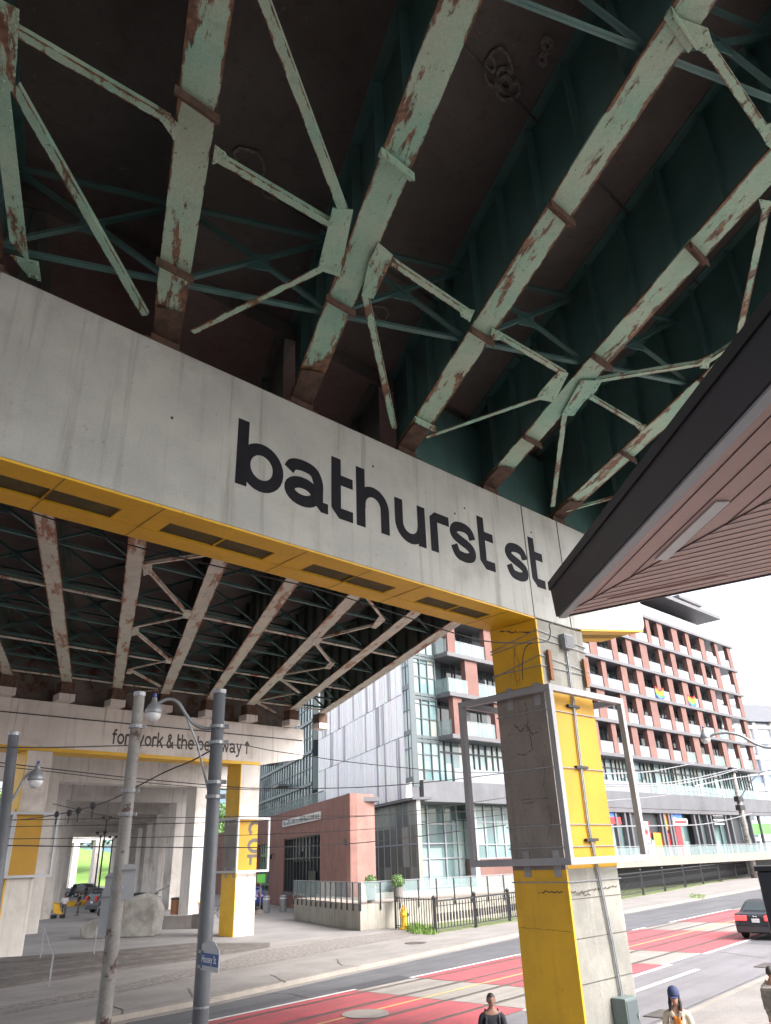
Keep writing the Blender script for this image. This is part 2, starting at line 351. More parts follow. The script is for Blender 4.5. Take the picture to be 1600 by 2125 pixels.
def smooth(pts, k=6):
    out = []; P = [pts[0]]+pts+[pts[-1]]
    for i in range(1, len(P)-2):
        for j in range(k):
            t = j/k; a, b, c, d = P[i-1], P[i], P[i+1], P[i+2]
            out.append(tuple(.5*((2*b[q])+(-a[q]+c[q])*t+(2*a[q]-5*b[q]+4*c[q]-d[q])*t*t+(-a[q]+3*b[q]-3*c[q]+d[q])*t**3) for q in (0, 1)))
    return out+[pts[-1]]
SW = .245
GL = {
 'b': (1.06, [('r', [(.122, 0), (.122, 1.38)]), ('c', arc(.56, .495, .378, .385, 0, 345, 26))]),
 'a': (1.07, [('c', arc(.44, .305, .318, .195, 0, 345, 22)), ('r', smooth([(.10, .70), (.2, .84), (.44, .885), (.70, .83), (.815, .63), (.82, .40), (.82, .24)])),
              ('p', [(.695, .30), (.94, .30), (.94, .22), (1.07, .22), (1.07, 0), (.90, 0), (.72, .16)])]),
 't': (.57, [('p', [(0, 1.38), (.25, 1.38), (.25, .24), (.57, .24), (.57, 0), (.2, 0), (0, .2)]), ('p', [(.2, 1.0), (.57, 1.0), (.57, .77), (.2, .77)])]),
 'h': (.95, [('r', [(.122, 0), (.122, 1.38)]), ('r', [(.13, .45)]+arc(.475, .54, .345, .35, 175, 0, 14)+[(.82, 0)])]),
 'u': (.96, [('r', [(.122, 1)]+arc(.475, .46, .353, .35, 180, 355, 14)), ('r', [(.838, 0), (.838, 1)])]),
 'r': (.66, [('p', [(0, 0), (0, .85), (.17, 1.0), (.66, 1.0), (.66, .76), (.25, .76), (.25, 0)])]),
 's': (.93, [('r', smooth([(.83, .64), (.76, .80), (.62, .875), (.44, .885), (.25, .84), (.145, .71), (.20, .60), (.42, .515), (.62, .45), (.78, .35), (.775, .20), (.62, .125), (.44, .115), (.25, .16), (.14, .36)], 5))]),
 'f': (.60, [('r', smooth([(.25, 0), (.25, .6), (.25, 1.0), (.32, 1.2), (.58, 1.27)])), ('r', [(0, .88), (.58, .88)])]),
 'o': (1.0, [('c', arc(.5, .5, .38, .385, 0, 345, 24))]),
 'y': (.95, [('r', [(.10, 1), (.50, .08)]), ('r', smooth([(.86, 1), (.50, .12), (.38, -.17), (.15, -.27), (.02, -.27)]))]),
 'k': (.92, [('r', [(.122, 0), (.122, 1.38)]), ('r', [(.2, .42), (.80, 1.0)]), ('r', [(.38, .6), (.84, 0)])]),
 'n': (.95, [('r', [(.122, 0), (.122, 1.0)]), ('r', [(.13, .45)]+arc(.475, .54, .345, .35, 175, 0, 14)+[(.82, 0)])]),
 'e': (1.0, [('r', arc(.5, .5, .38, .385, 8, 318, 22)), ('r', [(.14, .5), (.97, .5)])]),
 'w': (1.35, [('r', [(.10, 1), (.38, .05)]), ('r', [(.38, .05), (.67, .97)]), ('r', [(.67, .97), (.96, .05)]), ('r', [(.96, .05), (1.25, 1)])]),
 '&': (1.15, [('r', smooth([(1.05, .02), (.75, .36), (.36, .86), (.30, 1.08), (.45, 1.24), (.64, 1.12), (.58, .9), (.30, .66), (.13, .36), (.25, .14), (.50, .10), (.78, .25), (.98, .6)], 4))]),
 '^': (.9, [('r', [(.45, 0), (.45, 1.25)]), ('r', [(.08, .82), (.45, 1.25)]), ('r', [(.45, 1.25), (.82, .82)])]),
 ' ': (.38, []),
}
def glyph(mb, ch, T, h, sw=SW):
    for k, (kind, pts) in enumerate(GL[ch][1]):
        hh = h + .0025*k
        if kind == 'p':
            n = len(pts); vs = [T(x, y, 0) for x, y in pts]+[T(x, y, hh) for x, y in pts]
            mb.add(vs, [tuple(range(n)), tuple(range(n, 2*n))]+[(i, (i+1) % n, n+(i+1) % n, n+i) for i in range(n)])
        else: ribbon(mb, pts, sw, T, 0, hh, kind == 'c')
def write(mb, text, P, ex, ey, nrm, size, track=.12, sw=SW, h=.006):
    x = 0
    for ch in text:
        T = lambda u, v, k, x=x: P + ex*((x+u)*size) + ey*(v*size) + nrm*(k)
        glyph(mb, ch, T, h, sw); x += GL[ch][0] + (track if ch != ' ' else 0)
    return x*size
def font_mesh(name, text, m, P, ex, ey, size, parent=None, ext=.004, bold=0.0, center=False, width=None):
    cu = bpy.data.curves.new(name, 'FONT'); cu.body = text; cu.size = 1.0; cu.offset = bold; cu.extrude = 0.0
    if center: cu.align_x = 'CENTER'
    ob = bpy.data.objects.new(name, cu); COL.objects.link(ob); bpy.context.view_layer.update()
    me = bpy.data.meshes.new_from_object(ob.evaluated_get(bpy.context.evaluated_depsgraph_get()))
    COL.objects.unlink(ob); bpy.data.objects.remove(ob)
    xs = [v.co.x for v in me.vertices]; sx = size
    if width and xs: sx = width/max(1e-6, max(xs)-min(xs))
    nz = ex.cross(ey).normalized(); org = ORG.get(parent.name, Vector()) if parent else Vector()
    for v in me.vertices: v.co = P + ex*(v.co.x*sx) + ey*(v.co.y*size) + nz*ext - org
    me.materials.clear(); me.materials.append(m); me.name = name
    o = bpy.data.objects.new(name, me); COL.objects.link(o)
    if parent: o.parent = parent; ORG[o.name] = org
    return o

# ================================================================== NEAR PIER
pier = thing('viaduct_pier', 'near grey concrete viaduct pier lettered bathurst st over a yellow column', 'bridge pier', W(0, 0, 0))
ZB, ZT, TH = 8.94, 12.0, 1.42
SL, SR = -30.0, 5.6
body = MB()      # cap beam in three lengths: main, haunched right end
for a, b_ in ((SL, -12.95), (-12.945, -.02), (.005, 1.575)):
    body.box(C0, dr, -nn, Z, (a, b_), (0, TH), (ZB+.012, ZT))
pr = [(1.60, ZB+.012), (2.05, ZB+.05), (SR-.15, 9.55), (SR, 9.75), (SR, ZT), (1.60, ZT)]
body.prism(pr, C0 - nn*TH, dr, Z, nn, TH)
body.box(C0, dr, -nn, Z, (SL, SR), (.01, TH-.01), (ZT-.3, ZT-.02))
body.build('cap_beam', M['concrete'], pier, bevel=.02)
# yellow soffit: front and rear strips, crossbars, dark recesses between
sf = MB(); rc = MB()
segs = [(-24.0, -14.2), (-12.6, -10.4), (-9.55, -7.4), (-6.5, -4.25), (-3.3, -1.1)]
x = SL
sf.box(C0, dr, -nn, Z, (SL, 0), (.003, .47), (ZB-.03, ZB+.008)); sf.box(C0, dr, -nn, Z, (SL, 0), (.95, TH-.003), (ZB-.03, ZB+.008))
prev = SL
for a, b_ in segs[1:]+[(0, 0)]:
    sf.box(C0, dr, -nn, Z, (prev, a), (.475, .945), (ZB-.022, ZB+.008)); prev = b_
    if b_ > a:
        sf.box(C0, dr, -nn, Z, ((a+b_)/2-.012, (a+b_)/2+.012), (.475, .945), (ZB-.02, ZB+.008))
for s in (-11.5, -9.9, -7.0, -5.4, -3.9, -1.0):
    rc.box(C0, dr, -nn, Z, (s-.008, s+.008), (.003, TH-.003), (ZB-.034, ZB-.0295))
sf.build('soffit_panel', M['yellow'], pier)
rc.build('soffit_joint', plain('dark_joint', (.20, .13, .02), .8), pier)
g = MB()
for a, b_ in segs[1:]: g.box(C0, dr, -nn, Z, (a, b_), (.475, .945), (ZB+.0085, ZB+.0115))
g.build('soffit_grille', mat('dark_grille_recess', (.055, .045, .015), (.09, .07, .015), 3, .8), pier)  # grille strips darker than the soffit around them
# haunch soffit
hs_ = MB()
hp = [(2.05, ZB+.047), (SR-.15, 9.547)]
for a, b_ in ((.003, .45), (.97, TH-.003)):
    hs_.hexa([C0+dr*hp[0][0]-nn*a+Z*(hp[0][1]-.03), C0+dr*hp[1][0]-nn*a+Z*(hp[1][1]-.03), C0+dr*hp[1][0]-nn*b_+Z*(hp[1][1]-.03), C0+dr*hp[0][0]-nn*b_+Z*(hp[0][1]-.03),
              C0+dr*hp[0][0]-nn*a+Z*hp[0][1], C0+dr*hp[1][0]-nn*a+Z*hp[1][1], C0+dr*hp[1][0]-nn*b_+Z*hp[1][1], C0+dr*hp[0][0]-nn*b_+Z*hp[0][1]])
hs_.build('soffit_panel', M['yellow'], pier)
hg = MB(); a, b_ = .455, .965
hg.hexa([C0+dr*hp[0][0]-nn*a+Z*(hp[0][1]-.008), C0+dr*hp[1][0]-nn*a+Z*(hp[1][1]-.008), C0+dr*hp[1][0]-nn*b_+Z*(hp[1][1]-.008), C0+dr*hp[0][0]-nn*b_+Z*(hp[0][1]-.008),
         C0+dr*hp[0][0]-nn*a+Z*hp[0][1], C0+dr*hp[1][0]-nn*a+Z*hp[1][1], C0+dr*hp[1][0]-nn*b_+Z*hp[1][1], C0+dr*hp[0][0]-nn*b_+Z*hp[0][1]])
hg.build('soffit_recess', mat('dark_yellow_recess', (.30, .19, .02), (.2, .13, .02), 3, .8), pier)  # recess strip darker than the yellow on either side
# column: concrete core, painted faces as thin coats
def column(parent, O, ex, ny, w_, d_, ztop, zc0, zc1, front_yellow_letters=None, both=False, pale=False):
    """O = front-left foot, ex along the face, ny pointing to the viewer. Side face yellow, front bare; inside the cage band: side taupe, front yellow"""
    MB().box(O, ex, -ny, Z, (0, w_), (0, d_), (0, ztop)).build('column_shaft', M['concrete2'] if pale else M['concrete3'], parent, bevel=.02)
    for a, b_ in ((0, zc0), (zc1, ztop-.005)):
        y = MB()
        y.box(O, ex, -ny, Z, (-.006, -.001), (.0, d_), (a, b_))                 # left face
        y.box(O, ex, -ny, Z, (-.006, .05), (-.006, -.001), (a, b_))             # wrap of paint round the corner
        y.build('painted_side', M['yellow'], parent)
    MB().box(O, ex, -ny, Z, (-.0062, -.001), (.0, d_), (zc0+.004, zc1-.004)).build('taupe_band', M['taupe'], parent)
    fy = MB().box(O, ex, -ny, Z, (.06, w_-.002), (-.0062, -.001), (zc0+.004, zc1-.004)); fy.build('yellow_band', M['yellow_toned'], parent)
column(pier, W(0, 0, 0), dr, nn, 2.05, TH, ZB-.03, 3.36, 7.32)
# form joints round the lower shaft and cable ties
jt = MB()
for z in (1.25, 2.05, 2.78): jt.box(C0, dr, -nn, Z, (.052, 2.055), (-.004, -.001), (z, z+.02))
jt.build('form_joint', M['rail'], pier)
big = MB()
lets = [('b', -8.65, 1.03), ('a', -7.59, 1.05), ('t', -6.45, .56), ('h', -5.79, .92), ('u', -4.70, .93), ('r', -3.61, .64), ('s', -2.97, .90), ('t', -1.93, .55), ('s', -.95, .91), ('t', .10, .55)]
for ch, s0, wd in lets:
    gw = GL[ch][0]; sx = wd/gw
    glyph(big, ch, lambda u, v, k, s0=s0, sx=sx: C0 + dr*(s0+u*sx) + Z*(9.79+v*.975) + nn*(.001+k), .005)
big.build('lettering', M['black'], pier)
# bearings and brackets on the cap under each girder
GS_FAR = [-27, -24.2, -21.4, -18.6, -15.75, -12.9, -10.23, -7.5, -4.66, -1.91, 1.25, 3.57]
GS_NEAR = [-27.6, -24.7, -21.8, -18.9, -16.0, -13.25, -10.22, -7.16, -4.1, -1.08, 1.95, 4.95]
for s in GS_NEAR[5:11]:
    be = MB(); P = C0 + dr*s
    be.box(P, dr, bb, Z, (-.38, .38), (.12, .62), (ZT+.002, ZT+.12)); be.box(P, dr, bb, Z, (-.28, .28), (.18, .56), (ZT+.12, 12.27))
    be.build('bearing', M['rust'], pier)
for s in GS_FAR[5:]:
    be = MB(); P = C0 + dr*s
    be.box(P, dr, bb, Z, (-.36, .36), (.95, 1.4), (ZT+.002, 12.27)); be.build('bearing', M['rust'], pier)
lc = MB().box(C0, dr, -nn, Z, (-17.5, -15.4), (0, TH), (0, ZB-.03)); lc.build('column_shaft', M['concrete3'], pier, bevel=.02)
sn = MB()
for z, s in ((0, 0),):
    for a in (-.0125, 1.5875): sn.box(C0, dr, -nn, Z, (a-.012, a+.012), (-.003, .02), (ZB+.02, ZT-.01))
sn.build('expansion_joint', M['darkmetal'], pier)

pp_ = MB().tube([W(-24, -.22, 12.09), W(5.3, -.22, 12.09)], .07, 8); pp_.build('rusty_pipe', M['rust'], pier)
M_stain = plain('dark_stain', (.07,.06,.045), .9)
def jag(pts, face, wd, name='stain', m=M_stain, amp=.025, seed=1):
    rr = random.Random(seed); o = []
    for (x0, y0), (x1, y1) in zip(pts[:-1], pts[1:]):
        n = max(2, int(math.hypot(x1-x0, y1-y0)/.05))
        for i in range(n): o.append((x0+(x1-x0)*i/n+rr.uniform(-amp, amp), y0+(y1-y0)*i/n+rr.uniform(-amp, amp)))
    o.append(pts[-1]); mb = MB(); n = len(o); off = .0085
    T = (lambda x, y, h: W(x, off+h, y)) if face == 'f' else (lambda x, y, h: C0 + dr*(-off-h) - nn*x + Z*y)
    ws = [wd*rr.uniform(.3, 1.3) for _ in o]; L_ = []; R_ = []
    for i in range(n):
        a, b_ = o[max(0, i-1)], o[min(n-1, i+1)]; dx, dy = b_[0]-a[0], b_[1]-a[1]; l = math.hypot(dx, dy) or 1
        L_.append((o[i][0]-dy/l*ws[i]/2, o[i][1]+dx/l*ws[i]/2)); R_.append((o[i][0]+dy/l*ws[i]/2, o[i][1]-dx/l*ws[i]/2))
    vs = [T(x, y, .001) for x, y in L_]+[T(x, y, .001) for x, y in R_]; mb.add(vs, [(i, i+1, n+i+1, n+i) for i in range(n-1)]); return mb.build(name, m, pier)
jag([(.08,2.93),(.5,2.9),(.9,2.95),(1.3,2.93),(1.9,2.97)], 'f', .03, seed=1); jag([(.1,2.86),(.45,2.88),(.8,2.84)], 'f', .02, seed=2)
jag([(.15,2.93),(.5,2.94),(.8,2.92)], 's', .022, seed=3); jag([(.05,2.2),(.6,2.22),(1.35,2.24)], 's', .015, 'stain', plain('brown_paint_seam', (.30,.18,.02), .8), .01, 4)
jag([(.55,6.95),(.56,6.4),(.50,5.9),(.75,5.78),(.95,5.85)], 's', .02, seed=5); jag([(.95,6.5),(.8,6.3),(.6,6.45),(.45,6.2),(.3,6.25)], 's', .025, seed=6); jag([(.25,5.6),(.3,5.0),(.2,4.4),(.35,4.0)], 's', .012, seed=7)
jag([(.6,4.75),(.95,4.73),(.95,4.82),(.2,4.8)], 's', .014, seed=8, amp=.006); jag([(.75,7.4),(.78,7.8),(.74,8.2),(.66,8.42)], 's', .02, seed=9); jag([(.66,7.4),(.62,7.9),(.70,8.3)], 's', .012, seed=10)
jag([(.2,8.60),(.6,8.70),(1.1,8.84)], 's', .035, seed=11, amp=.02)
for s_, z_ in ((-9.95, 10.6), (-5.3, 11.3), (-2.72, 10.95), (-2.35, 11.2), (.3, 11.3)): MB().lathe([(0, 0), (.028, 0), (.028, .006), (0, .006)], W(s_, 0, z_), 10, nn).build('tie_hole', M_stain, pier)
# fixtures on the near column (each thing of its own)
t_ = thing('cable_conduit', 'thin grey steel conduit strapped up the front of the near column', 'conduit', W(1.1, .05, 1.2))
c1 = MB(); c2_ = MB()
c1.tube([W(1.38, .05, .9), W(1.30, .05, 1.9), W(1.18, .05, 2.9), W(1.0, .05, 4.2), W(1.02, .05, 5.4), W(1.08, .05, 6.8), W(1.12, .05, 8.25)], .022, 6)
c1.tube([W(1.44, .05, .9), W(1.36, .05, 1.9), W(1.24, .05, 2.9), W(1.06, .05, 4.2), W(1.08, .05, 5.4), W(1.14, .05, 6.8), W(1.18, .05, 8.25)], .014, 6)
c1.build('pipe', M['galv'], t_)
for z in (3.9, 5.45, 6.85): MB().box(C0, dr, nn, Z, (.82, 1.3), (.02, .09), (z, z+.06)).build('clamp', M['darkmetal'], t_)
def strap(z, dz=0.0, col='galv', lab='', sag=0.0):
    m = MB()
    pts = [W(-.03, -TH-.03, z-dz), W(-.03, .03, z), W(2.08, .03, z-dz*.5), W(2.08, -TH-.03, z-dz)]
    m.tube(pts+[pts[0]], .013, 5); return tag(m.build('steel_strap', M[col]), lab, 'strap', 'steel straps round the near column')
for k, (z, dz, lab) in enumerate(((8.62, .25, 'uppermost thin steel strap slanting round the near column under the cap'), (8.42, .12, 'second thin steel strap from the top of the near column'),
      (8.0, .3, 'slanting steel strap crossing the wooden blocks on the near column'), (7.75, .0, 'level steel strap under the wooden blocks on the near column'),
      (6.72, 0, 'steel strap across the top of the yellow panel inside the sign frame'), (5.45, 0, 'steel strap across the middle of the panel inside the sign frame'),
      (4.25, 0, 'steel strap across the lower part of the panel inside the sign frame'), (3.80, 0, 'lowest steel strap inside the grey sign frame'),
      (3.12, 0, 'double steel strap round the near column just below the sign frame'))):
    strap(z, dz, lab=lab)
for s, lab in ((.22, 'left brown wooden block wedged under the straps of the near column'), (1.75, 'right brown wooden block wedged under the straps of the near column')):
    m = MB().box(C0, dr, nn, Z, (s, s+.13), (.045, .11), (7.42, 8.15)); tag(m.build('wooden_block', M['brownwood'], bevel=.008), lab, 'block', 'wooden blocks on the near column')
jb = thing('junction_box', 'small grey metal junction box high on the near column corner by the cap', 'electrical box', W(1.0, .06, 8.3))
MB().box(C0, dr, nn, Z, (.92, 1.32), (.01, .18), (8.3, 8.66)).build('housing', M['galv'], jb, bevel=.01)
MB().box(C0, dr, nn, Z, (.95, 1.29), (.18, .192), (8.33, 8.63)).build('lid', M['zinc'], jb, bevel=.004)
eb = thing('electrical_cabinet', 'grey green metal electrical cabinet at the foot of the near column', 'electrical box', W(1.4, .2, 0))
MB().box(C0, dr, nn, Z, (1.02, 1.5), (.01, .34), (.16, .93)).build('housing', mat('grey_green_cabinet_paint', (.13,.17,.17), (.11,.145,.145), 2, .45, fine=.05), eb, bevel=.01)
MB().box(C0, dr, nn, Z, (1.05, 1.47), (.34, .352), (.2, .88)).build('door', M['mull'], eb, bevel=.004)
MB().box(C0, dr, nn, Z, (1.40, 1.43), (.352, .375), (.55, .64)).build('handle', M['galv'], eb)

def cage(O, ex, ny, s0, s1, n0, n1, z0, z1, par, tw, m, stubs=True):
    """open box frame of square tube fixed round a column: a part of its pier"""
    h = tw/2; g_ = MB()
    for s in (s0, s1):
        for n in (n0, n1): g_.box(O, ex, ny, Z, (s-h, s+h), (n-h, n+h), (z0+h, z1-h))
    for z in (z0, z1):
        for n in (n0, n1): g_.box(O, ex, ny, Z, (s0-h, s1+h), (n-h, n+h), (z-h, z+h))
        for s in (s0, s1): g_.box(O, ex, ny, Z, (s-h, s+h), (n0+h, n1-h), (z-h, z+h))
    t = g_.build('sign_frame', M[m], par, bevel=.004)
    for z in (z0, z1):
        for n in (-.2, -1.0):
            b_ = MB().box(O, ex, ny, Z, (s0+h, -.012), (n-.05, n+.05), (z-.04, z+.04)); b_.box(O, ex, ny, Z, (-.03, -.012), (n-.08, n+.08), (z-.30, z+.22))
            b_.lathe([(.0, 0), (.02, 0), (.02, .02), (0, .02)], O+ex*-.03+ny*n+Z*(z-.2), 6, -ex); b_.build('bracket', M['frame'], t)
    return t
cage(C0, dr, nn, -.25, 2.85, -2.35, .3, 3.52, 7.15, pier, .14, 'frame')

# ================================================================== STEEL SPANS
STIF = {}; STIFO = {}
def girder(span, Pf, s, t0, t1, depth, fl_m, web_m, side='both', dt=1.15, fw=.5, stf=True):
    """Pf(s,t,dz)"""
    gm = MB(); a = Pf(s, t0, 0); b_ = Pf(s, t1, 0)
    gm.beam(a+Z*.04, b_+Z*.04, .025, depth-.04, off=0.0)
    root = gm.build('girder', web_m, span)
    f = MB(); f.strip(a, b_, fw, .04, 1.3); f.build('bottom_flange', fl_m, root)
    f = MB(); f.beam(a+Z*(depth-.04), b_+Z*(depth-.04), fw*.8, .035); f.build('top_flange', web_m, root)
    if stf:
        sm = MB(); n = int(abs(t1-t0)/dt); d = (b_-a).normalized()
        for i in range(1, n):
            p = a + (b_-a)*(i/n)
            if stf > 1 and (p-a).length > stf: break
            q = p.copy(); org = ORG[root.name]
            if STIF.get(depth) is None:
                sm.box(q, nb, d, Z, (-.18, .18), (-.008, .008), (.05, depth-.06)); STIF[depth] = (sm.build('web_stiffener', web_m, root), q)
            else:
                o0, q0 = STIF[depth]; c = o0.copy(); COL.objects.link(c); c.parent = root; c.location = q - q0 - (org - STIFO[depth])
            if depth not in STIFO: STIFO[depth] = org
    return root
near = thing('bridge_span', 'near steel girder span of the viaduct with mint green flanges overhead', 'bridge span', tuple(Gp(-4, -10)), 'steel girder spans')
T1 = -55.0
for k, s in enumerate(GS_NEAR): girder(near, Gp, s, .75, T1, 2.3, M['mint'], M['web'], stf=(15.5 if k > 4 else False))
for s in GS_NEAR[1:]:
    for t in (-.5,): MB().beam(Gp(s, .7, -.006), Gp(s, -.75 if s > -9 else -.55, -.006), .46, .005).build('rusty_flange_end', M['rust'], near)
for a, b_ in zip(GS_NEAR[8:-1], GS_NEAR[9:]): MB().beam(Gp(a+.05, .55, .1), Gp(b_-.05, .55, .1), .03, 1.85).build('gap_closing_plate', M['web'], near)  # solid plates added to block the sky gap between the spans
dk = MB(); a = Gp(GS_NEAR[0]-1.3, .797, 2.3); b_ = Gp(GS_NEAR[-1]+1.6, .797, 2.3); c_ = Gp(GS_NEAR[-1]+1.6, T1, 2.3); d_ = Gp(GS_NEAR[0]-1.3, T1, 2.3)
dk.hexa([a, b_, c_, d_, a+Z*.3, b_+Z*.3, c_+Z*.3, d_+Z*.3]); dk.build('deck', M['deck'], near)
dj = MB()
for t in [-2-4.4*i for i in range(7)]:
    p, q = Gp(GS_NEAR[0], t, 2.29), Gp(GS_NEAR[-1]+1.5, t, 2.29); dj.beam(p, q, .04, .012)
dj.build('deck_joint', M['rail'], near)
M_lime = mat('white_lime_stain', (.26,.24,.225), (.14,.12,.11), 12, .9)
def ring(px, py, r, wd, Pz):
    p = onslope(px, py, 2.296); k = 30; o = []
    for i in range(k):
        an = 2*math.pi*i/k; rr = r*(1+.10*math.sin(an*3+px)+random.uniform(-.05, .05)); o.append((rr*math.cos(an), rr*math.sin(an)*.8))
    ef = MB(); ribbon(ef, o, wd, lambda x, y, h: (lambda q: Vector((q.x, q.y, gz(st(q)[1])+2.297+h)))(p + dr*x + bb*y), -.004, 0, True); ef.build('lime_stain', M_lime, near)
for a in ((1038, 150, .33, .05), (1052, 178, .26, .06), (1050, 175, .12, .09), (1018, 135, .10, .05), (1135, 95, .10, .09), (1125, 125, .08, .07), (790, 650, .22, .04), (520, 340, .3, .05), (560, 400, .15, .05)): ring(*a, 1.985)
# small angle brackets across the flanges, in rows
for i, s in enumerate(GS_NEAR[3:], 1):
    for k in range(-1, 9):
        t = -4.4-(s+10.2)*.365-2.85*(k-1) + .02
        if t > -.9 or t < -22: continue
        p = Gp(s, t); m = MB(); m.box(p, dr, bb, Z, (-.33, .33), (-.01, .02), (-.15, .0)); m.box(p, dr, bb, Z, (-.33, .33), (.02, .14), (-.02, -.002))
        m.build('flange_bracket', M['rust'] if random.random() < .7 else M['mint'], near)
def brace(span, P, Q, wd, m, dz=-.0, name='brace'):
    wd *= .82; b_ = MB(); b_.strip(P, Q, wd, .018, 0, .03, .5); d = (Q-P).normalized(); sx = d.cross(Z).normalized()
    b_.beam(P+sx*(wd/2-.01), Q+sx*(wd/2-.01), .018, wd*.6, off=.018); return b_.build(name, m, span)
def plate(span, pts, m, rivets=True, h=.02):
    b_ = MB(); n = len(pts); vs = pts + [p+Z*h for p in pts]
    b_.add(vs, [tuple(range(n)), tuple(range(n, 2*n))]+[(i, (i+1) % n, n+(i+1) % n, n+i) for i in range(n)])
    c = sum(pts, Vector())/n
    for p in pts:
        for k in (.62, .80):
            q = c+(p-c)*k; b_.lathe([(.0, -.028), (.018, -.024), (.022, 0), (.022, .004)], q, 6)
    return b_.build('gusset_plate', m, span)
O_ = lambda x, y: onslope(x, y, -.005)
NB = [((20,60),(350,252),.15), ((28,180),(300,655),.16), ((455,332),(690,470),.15), ((535,-30),(712,440),.17), ((665,560),(400,690),.15),
      ((785,528),(975,655),.14), ((758,615),(818,890),.16), ((1460,85),(1595,285),.15), ((1030,695),(1172,778),.13), ((1122,826),(885,908),.14),
      ((1236,792),(1465,755),.14), ((1225,825),(1335,890),.12), ((1172,858),(1147,1052),.15), ((1592,425),(1535,690),.15), ((1175,1062),(1275,1034),.1), ((-60,40),(20,60),.15), ((1465,755),(1640,640),.14)]
for a, b_, wd in NB: brace(near, O_(*a), O_(*b_), wd, M['mint'])
PL = [[(0,0),(40,22),(36,95),(30,185),(0,205)], [(-20,180),(20,190),(60,545),(20,500)], [(348,235),(372,262),(362,292),(330,245)], [(446,302),(468,318),(475,335),(440,340)],
      [(690,432),(733,436),(705,575),(660,560),(664,540)], [(785,505),(815,530),(800,570),(775,620),(750,615),(765,545)], [(955,640),(985,645),(975,668),(955,655)],
      [(1160,770),(1180,775),(1150,835),(1112,828),(1122,812)], [(1205,790),(1250,790),(1235,815),(1215,830),(1190,863),(1165,862)], [(1020,682),(1040,690),(1048,706),(1018,706)],
      [(1385,30),(1470,60),(1482,100),(1462,112),(1440,98)], [(1572,265),(1605,255),(1612,320),(1590,300)], [(1575,415),(1612,420),(1605,440),(1580,437)], [(1318,884),(1342,882),(1330,898)], [(1450,748),(1478,735),(1470,765),(1452,764)],
      [(22,530),(80,545),(85,585),(60,575)]]
for p in PL: plate(near, [onslope(x, y, -.012) for x, y in p], M['mint'])
def xframe(span, Pf, s0, s1, t, depth, m, dts=0.0):
    fr = MB(); A0, B0 = Pf(s0, t, .22), Pf(s1, t-dts, .22); A1, B1 = Pf(s0, t, depth-.3), Pf(s1, t-dts, depth-.3)
    for p, q in ((A0, B0), (A1, B1), (A0, B1), (A1, B0)): fr.beam(p, q, .10, .012); fr.beam(p, q, .012, .10)
    mid = (A0+B1)/2; fr.box(mid, (B0-A0).normalized(), bb, Z, (-.2, .2), (-.01, .01), (-.18, .18))
    return fr.build('cross_frame', m, span)
for t in (-1.0, -6.7, -24.5):
    for a, b_ in zip(GS_NEAR[3:-1], GS_NEAR[4:]): xframe(near, Gp, a, b_, t-(a+10)*.38, 2.3, M['web'], (b_-a)*.38)

# far span between the two piers
far = thing('bridge_span', 'farther steel girder span with cream rusty flanges seen beneath the bathurst st beam', 'bridge span', tuple(Gp(-4, 15)), 'steel girder spans')
sF, tF = st(F(0, 0, 0))
tE = tF - .35
def Hp(s, t, dz=0): p = C0 + dr*s + bb*t; p.z = 12.3+dz; return p
for k, s in enumerate(GS_FAR): girder(far, Hp, s, .85, tE, 1.95, M['cream'], M['webfar'], dt=1.55, fw=.52, stf=(100 if k > 6 else False))
dk = MB(); a = Hp(GS_FAR[0]-1.3, .8, 1.95); b_ = Hp(GS_FAR[-1]+1.3, .8, 1.95); c_ = Hp(GS_FAR[-1]+1.3, tE+2.2, 1.95); d_ = Hp(GS_FAR[0]-1.3, tE+2.2, 1.95)
dk.hexa([a, b_, c_, d_, a+Z*.65, b_+Z*.65, c_+Z*.65, d_+Z*.65]); dk.build('deck', M['deck'], far)
onF = lambda x, y: onz(x, y, 12.29)
ZZ = lambda x, y: (x/2, 1040+y/2)
for a, b_, wd in [((610,285),(775,470),.13), ((600,265),(870,225),.12), ((755,485),(560,525),.12), ((560,545),(700,660),.13), ((690,665),(530,700),.12), ((540,705),(665,772),.12), ((655,785),(505,805),.12),
      ((1335,572),(1560,515),.12), ((1592,492),(1520,398),.13), ((1308,592),(1382,685),.12), ((1368,690),(1172,722),.12), ((1160,738),(1242,798),.12), ((1222,800),(1060,832),.12), ((1060,835),(1142,882),.12), ((1130,885),(1000,905),.12)]:
    brace(far, onF(*ZZ(*a)), onF(*ZZ(*b_)), wd*1.25, M['cream'])
for p in ([(590,262),(632,262),(628,300),(596,310)], [(765,450),(800,455),(790,490),(755,485)], [(550,525),(578,528),(572,555),(545,560)], [(690,650),(718,652),(708,675),(684,672)], [(530,697),(552,697),(545,718),(522,718)],
          [(1310,565),(1340,572),(1320,600),(1290,598)], [(1580,470),(1600,495),(1560,530),(1540,525)], [(1370,670),(1390,672),(1370,698),(1345,695)], [(1150,730),(1180,725),(1165,745),(1145,745)]):
    plate(far, [onz(*ZZ(x, y), 12.28) for x, y in p], M['cream'])
for t in (16.0, 23.7, 29.8):
    for a, b_ in zip(GS_FAR[:-1], GS_FAR[1:]):
        m = MB(); m.beam(Hp(a, t, .07), Hp(b_, t, .07), .15, .05); m.build('bottom_strut', M['cream'], far)
for t in (4.5, 8.3, 12.2, 16.0, 19.8, 23.7, 27.2, 29.8):
    for a, b_ in zip(GS_FAR[2:-1], GS_FAR[3:]): xframe(far, Hp, a, b_, t, 1.95, M['web'])
lw = MB(); lw.beam(Hp(GS_FAR[-1]+.2, .85, 0), Hp(GS_FAR[-1]+.2, tE, 0), .18, .05, off=-.01); lw.build('edge_plate', M['cream'], far)

